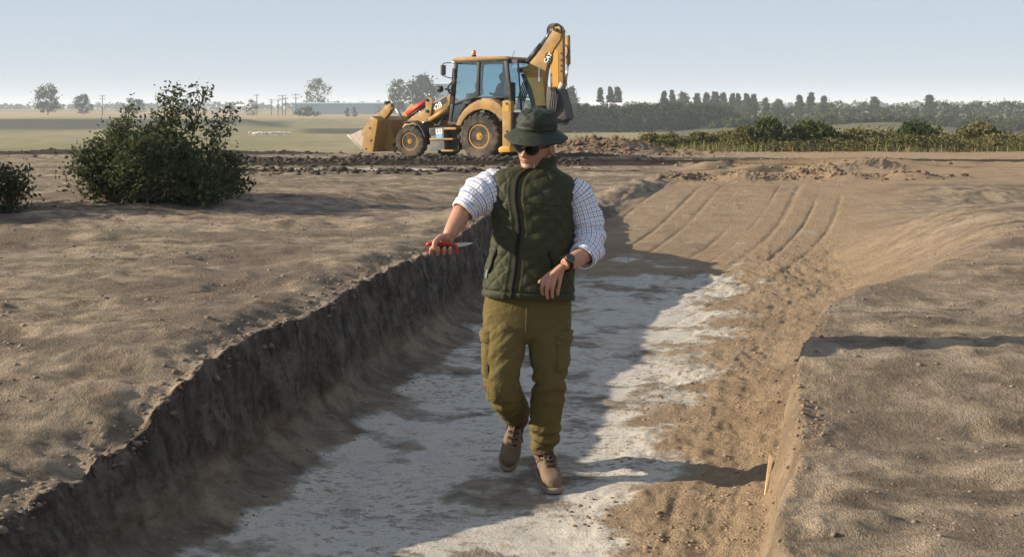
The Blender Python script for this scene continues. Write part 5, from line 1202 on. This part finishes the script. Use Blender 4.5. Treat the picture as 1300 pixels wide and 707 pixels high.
# --- trousers
tr = MB()
def leg(P, R, seed, kn, ank):
    Q = catmull([M(*p) for p in P], 10); R_ = np.interp(np.linspace(0, 1, len(Q)), np.linspace(0, 1, len(R)), [rad(r, p[2]) for r, p in zip(R, P)])
    def dsp(s, a):
        f = s / s.max()
        return .017 * fbm(np.cos(a) * 1.3 + f * 4, np.sin(a) * 1.3 + f * 13, 4, seed, .6) * sst(0, .15, f) + .009 * np.sin(f * 60 + 2.2 * np.sin(a + seed) + 1.5 * np.cos(2 * a)) * bump1(f, kn, .09) + .009 * np.sin(f * 85 + 1.6 * np.sin(a * 1.0 + 2 * seed)) * bump1(f, ank, .07)
    V, Fc, _ = tube(Q, R_, 64, True, 1.04, dsp); tr.add(V, Fc); return Q, R_
L1 = leg([(645, 376, .02), (642, 402, .0), (641, 440, -.05), (636.5, 478, -.08), (638, 492, -.06), (646, 508, .08), (652, 519, .22), (656.5, 527, .30)], [28, 27.5, 25.5, 21.5, 21, 20, 18, 14], 331, .55, .90)
L2 = leg([(697, 376, .02), (697, 402, .0), (696.5, 440, -.02), (698.5, 470, -.04), (698, 488, -.02), (694, 510, .02), (692, 538, .05), (691.5, 552, .07), (688.5, 562, .08), (687.5, 572, .08)], [27, 27, 25, 21, 19.5, 20, 18.5, 18.5, 14.5, 14.0], 332, .52, .86)
V = []
for py, cx, a_, b_ in ((356, 671, 50, .130), (372, 670, 53, .140), (392, 669, 55, .142), (410, 668.5, 54.5, .138), (424, 668.5, 50, .120), (433, 668, 30, .08)):
    for g in np.linspace(0, 2 * math.pi, 64, endpoint=False):
        c_, s_ = math.cos(g), math.sin(g); e = 2 / 2.5
        V.append(M(cx, py, .02) + np.array([rad(a_) * math.copysign(abs(c_)**e, c_), b_ * math.copysign(abs(s_)**e, s_), 0]))
tr.add(V, grid_faces(6, 64) + [tuple(range(64)), tuple(5 * 64 + k for k in range(64))])
# waist-to-crotch folds
tro = tr.build('trousers', PANTS, man, True, org=FEET); md = tro.modifiers.new('join', 'REMESH'); md.mode = 'VOXEL'; md.voxel_size = .0045; md.use_smooth_shade = True
sm = tro.modifiers.new('soften', 'SMOOTH'); sm.iterations = 1; sm.factor = .5
def leg_patch(Lg, i0, i1, g0, g1, off, n=10, k=14):
    Q, R_ = Lg; V = []
    for w_ in np.linspace(0, 1, k):
        f = i0 + (i1 - i0) * w_; q_ = np.array([np.interp(f, range(len(Q)), Q[:, j]) for j in range(3)]); r_ = np.interp(f, range(len(Q)), R_)
        for g in np.linspace(g0, g1, n):
            ed = min(1, min(w_, 1 - w_) * 9) * min(1, min((g - g0), (g1 - g)) / (g1 - g0) * 9)
            V.append(q_ + np.array([math.cos(g), -math.sin(g), 0]) * (r_ + off * (.15 + .85 * ed) + .003 * math.sin(w_ * 11 + g * 3)))
    return np.array(V), grid_faces(k, n, False)
def add_patch(Lg, i0, i1, g0, g1, off, name, par):
    V, Fc = leg_patch(Lg, i0, i1, g0, g1, off); return mesh(name, V - FEET, Fc, PANTS, par, True)
ck = add_patch(L2, 15.5, 29, .05, 1.15, .013, 'cargo_pocket', tro); add_patch(L2, 14, 18.5, .0, 1.2, .020, 'pocket_flap', ck)
ck = add_patch(L1, 15.0, 30, 2.45, 3.75, .016, 'cargo_pocket', tro); add_patch(L1, 14, 18.5, 2.4, 3.8, .024, 'pocket_flap', ck)
for s_, Lg, g in ((1, L1, 2.0), (-1, L2, 1.1)):
    P = [Lg[0][i] + np.array([math.cos(g + .02 * i), -math.sin(g + .02 * i), 0]) * (Lg[1][i] + .001) for i in range(1, 12)]
P = [M(x, y, -.134 + dd) for x, y, dd in ((668.5, 378, 0), (668.5, 395, -.003), (668, 410, .0), (667.5, 422, .012))]; MB().tube(catmull(P, 5), .0030, 6).build('fly_seam', PANTS, tro, True, org=FEET)

# --- boots
LEATH = simple('nubuck', (.150, .104, .068), .85, var=.2, sc=14, bump=.25, bsc=160, dirt=(.21, .17, .13), dsc=9, damt=.3); SOLE = simple('boot_sole', (.22, .165, .11), .8, var=.2, sc=20, dirt=(.27, .23, .18), dsc=10); LACE = simple('lace', (.045, .028, .018), .9)
def boot(heel, fwd, up, shaft_to, label=None):
    fwd = np.array(fwd, float); fwd /= np.linalg.norm(fwd); up = np.array(up, float); up -= fwd * (up @ fwd); up /= np.linalg.norm(up); rt = np.cross(fwd, up)
    W = lambda x, y, z: heel + fwd * x + rt * y + up * z
    m = MB(); XS = [-.045, -.035, 0, .05, .10, .15, .19, .222, .240, .248]; WD = [.016, .029, .037, .037, .041, .047, .048, .042, .029, .010]; HT = [.05, .085, .115, .128, .118, .092, .070, .060, .050, .034]
    xs = np.linspace(0, 1, 40); V = []; nn = 28
    for k in xs:
        x = np.interp(k, np.linspace(0, 1, 10), XS); w_ = np.interp(x, XS, WD); h_ = np.interp(x, XS, HT)
        for g in np.linspace(0, 2 * math.pi, nn, endpoint=False):
            c_, s_ = math.cos(g), math.sin(g); e = .72
            V.append(W(x, w_ * math.copysign(abs(c_)**e, c_), .024 + h_ * (.5 + .5 * math.copysign(abs(s_)**e, s_)) - .004))
    m.add(V, grid_faces(40, nn) + [tuple(range(nn)), tuple(39 * nn + k for k in range(nn))])
    sh_ = shaft_to - W(.015, 0, .09); top = shaft_to
    m.tube(catmull([W(.028, 0, .06), W(.02, 0, .10), W(.012, 0, .13) * .5 + (W(.015, 0, .09) + sh_ * .5) * .5, top], 5), np.interp(np.linspace(0, 1, 16), [0, .4, .75, 1], [.040, .045, .046, .049]), 20)
    b = m.build('boot', LEATH, man, True, org=FEET); md = b.modifiers.new('join', 'REMESH'); md.mode = 'VOXEL'; md.voxel_size = .0045; md.use_smooth_shade = True; s3 = b.modifiers.new('soften', 'SMOOTH'); s3.iterations = 4
    V = []; zs = [(.0, .98), (.004, 1.02), (.020, 1.03), (.027, .99)]
    sx0 = np.array([-.050, -.046, -.036, 0, .05, .10, .15, .19, .222, .242, .254, .258]); sw0 = np.array([.006, .020, .031, .039, .039, .043, .050, .051, .045, .034, .020, .006]); na2 = 24
    for z, k in zs:
        for g in range(na2):
            i_ = g if g < 12 else 23 - g; x = sx0[i_]; y = sw0[i_] * (1 if g < 12 else -1)
            V.append(W(.10 + (x - .10) * k, y * k, z + (.008 if (z == 0 and .03 < x < .08) else 0)))
    so = mesh('sole', np.array(V) - FEET, grid_faces(4, na2) + [tuple(range(na2)), tuple(3 * na2 + k for k in range(na2))], SOLE, b)
    lc = MB()
    for k in range(6):
        if k < 4: x_ = .165 - .026 * k; base = W(x_, 0, .022 + np.interp(x_, XS, HT))
        else: base = W(.074, 0, .135) * (1 - (k - 3) / 3.0) + (top + fwd * .050) * ((k - 3) / 3.0)
        lc.tube(catmull([base - rt * .026 - up * .010, base + up * .004 + fwd * .003, base + rt * .026 - up * .010 + up * .016], 3), .0042, 5); lc.tube(catmull([base + rt * .026 - up * .010, base + up * .005 + fwd * .004, base - rt * .026 - up * .010 + up * .016], 3), .0042, 5)
    bw = top + fwd * .048 - np.array([0, 0, .03])
    for s in (-1, 1): lc.tube(catmull([bw, bw + rt * s * .022 + fwd * .015, bw + rt * s * .036 - np.array([0, 0, .012]) + fwd * .012, bw + rt * s * .040 - np.array([0, 0, .035]) + fwd * .012], 4), .0030, 5)
    tg = MB().tube(np.array([W(.16, 0, .090), W(.11, 0, .128), W(.072, 0, .148), top + fwd * .040, top + fwd * .046 + np.array([0, 0, .012])]), [.014, .017, .018, .020, .018], 8, True, .5); tg.build('tongue', simple('boot_tongue', (.07, .045, .03), .9, var=.2), b, True, org=FEET)
    for s in (-1, 1):
        sm_ = catmull([W(.17, s * .030, .070), W(.12, s * .036, .098), W(.075, s * .038, .125), top + fwd * .030 + rt * s * .036], 5); MB().tube(sm_, .0035, 5).build('seam', LACE, b, True, org=FEET)
    cl_ = [top + (fwd * math.cos(q_) * .049 + rt * math.sin(q_) * .049) - np.array([0, 0, .006]) for q_ in np.linspace(0, 2 * math.pi, 21)]; MB().tube(np.array(cl_), .008, 7, False).build('padded_collar', simple('boot_collar', (.075, .05, .034), .9), b, True, org=FEET)
    lc.build('boot_lace', LACE, b, True, org=FEET); return b
hx = M(690.5, 0, .10)[0]; hy = 6.135; g_ = gz(hx, hy)
boot(np.array([hx, hy, g_ - .002]), (.19, -1, 0), (0, 0, 1), M(688, 571, .08))
# rear foot pushing off: toe on the clay, heel lifted
tx, ty = M(644, 0, .30)[0], 6.28; tz_ = gz(tx, ty); fw = np.array([-.20, -.66, -.66]); fw /= np.linalg.norm(fw); upv = np.array([.05, -.70, .72])
heel = np.array([tx, ty, tz_ + .014]) - fw * .235
boot(heel, fw, upv, M(657, 530, .33))

# --- the tool in his right hand
tl0 = M(559, 312, -.258); tool = empty('hand_tool', tuple(tl0)); tag(tool, 'small red handled hand tool with pointed grey blade, gripped in the man\'s right fist', 'hand tool')
RP = simple('red_plastic', (.36, .025, .015), .4, var=.1); BP = simple('black_grip', (.02, .02, .02), .6); STL = simple('grey_steel', (.42, .42, .42), .35, .8, var=.1, dirt=(.3, .27, .23), damt=.3)
h = MB().tube(catmull([M(541.5, 312, -.262), M(545, 309.5, -.270), M(553, 310.5, -.266), M(563, 309.3, -.266), M(572, 310, -.266), M(577.5, 312, -.262)], 5), np.interp(np.linspace(0, 1, 26), [0, .15, .85, 1], [.007, .0095, .0095, .010]), 10)
ho = h.build('handle', RP, tool, True, org=tl0)
MB().tube(catmull([M(546, 313.2, -.268), M(556, 314, -.262), M(568, 313.6, -.262), M(575, 313.6, -.264)], 4), .0085, 10).build('grip', BP, ho, True, org=tl0)
MB().tube(catmull([M(576, 310.5, -.266), M(579.5, 315, -.274), M(580.5, 320, -.274), M(578.5, 322.5, -.270)], 4), np.linspace(.009, .006, 13), 8).build('guard', RP, ho, True, org=tl0)
V = []
for (x, y0, y1) in ((576.5, 308.8, 313.6), (584, 308.2, 313.4), (592, 307.9, 311.9), (598, 308.0, 309.9), (600.5, 308.4, 308.8)):
    for d_ in (-.0015, .0015): V += [M(x, y0, -.262 + d_), M(x, y1, -.262 + d_)]
Fc = [(i * 4 + a, i * 4 + b, i * 4 + 4 + b, i * 4 + 4 + a) for i in range(4) for a, b in ((0, 1), (1, 3), (3, 2), (2, 0))] + [(0, 2, 3, 1), (16, 17, 19, 18)]
MB().add(V, Fc).build('blade', STL, tool, org=tl0)
# ------------------------------------------------------------------ dusty morning air
t = NT('haze_air'); q = t.n('VolumePrincipled'); q.inputs['Color'].default_value = (.80, .88, .98, 1); q.inputs['Density'].default_value = .00032
t.L(q.outputs[0], t.out.inputs['Volume'])
hz = MB().box((0, 4950, 12), (60000, 10100, 60)).build('haze', t.m)
tag(hz, 'thin pale dusty haze over the fields', kind='stuff')
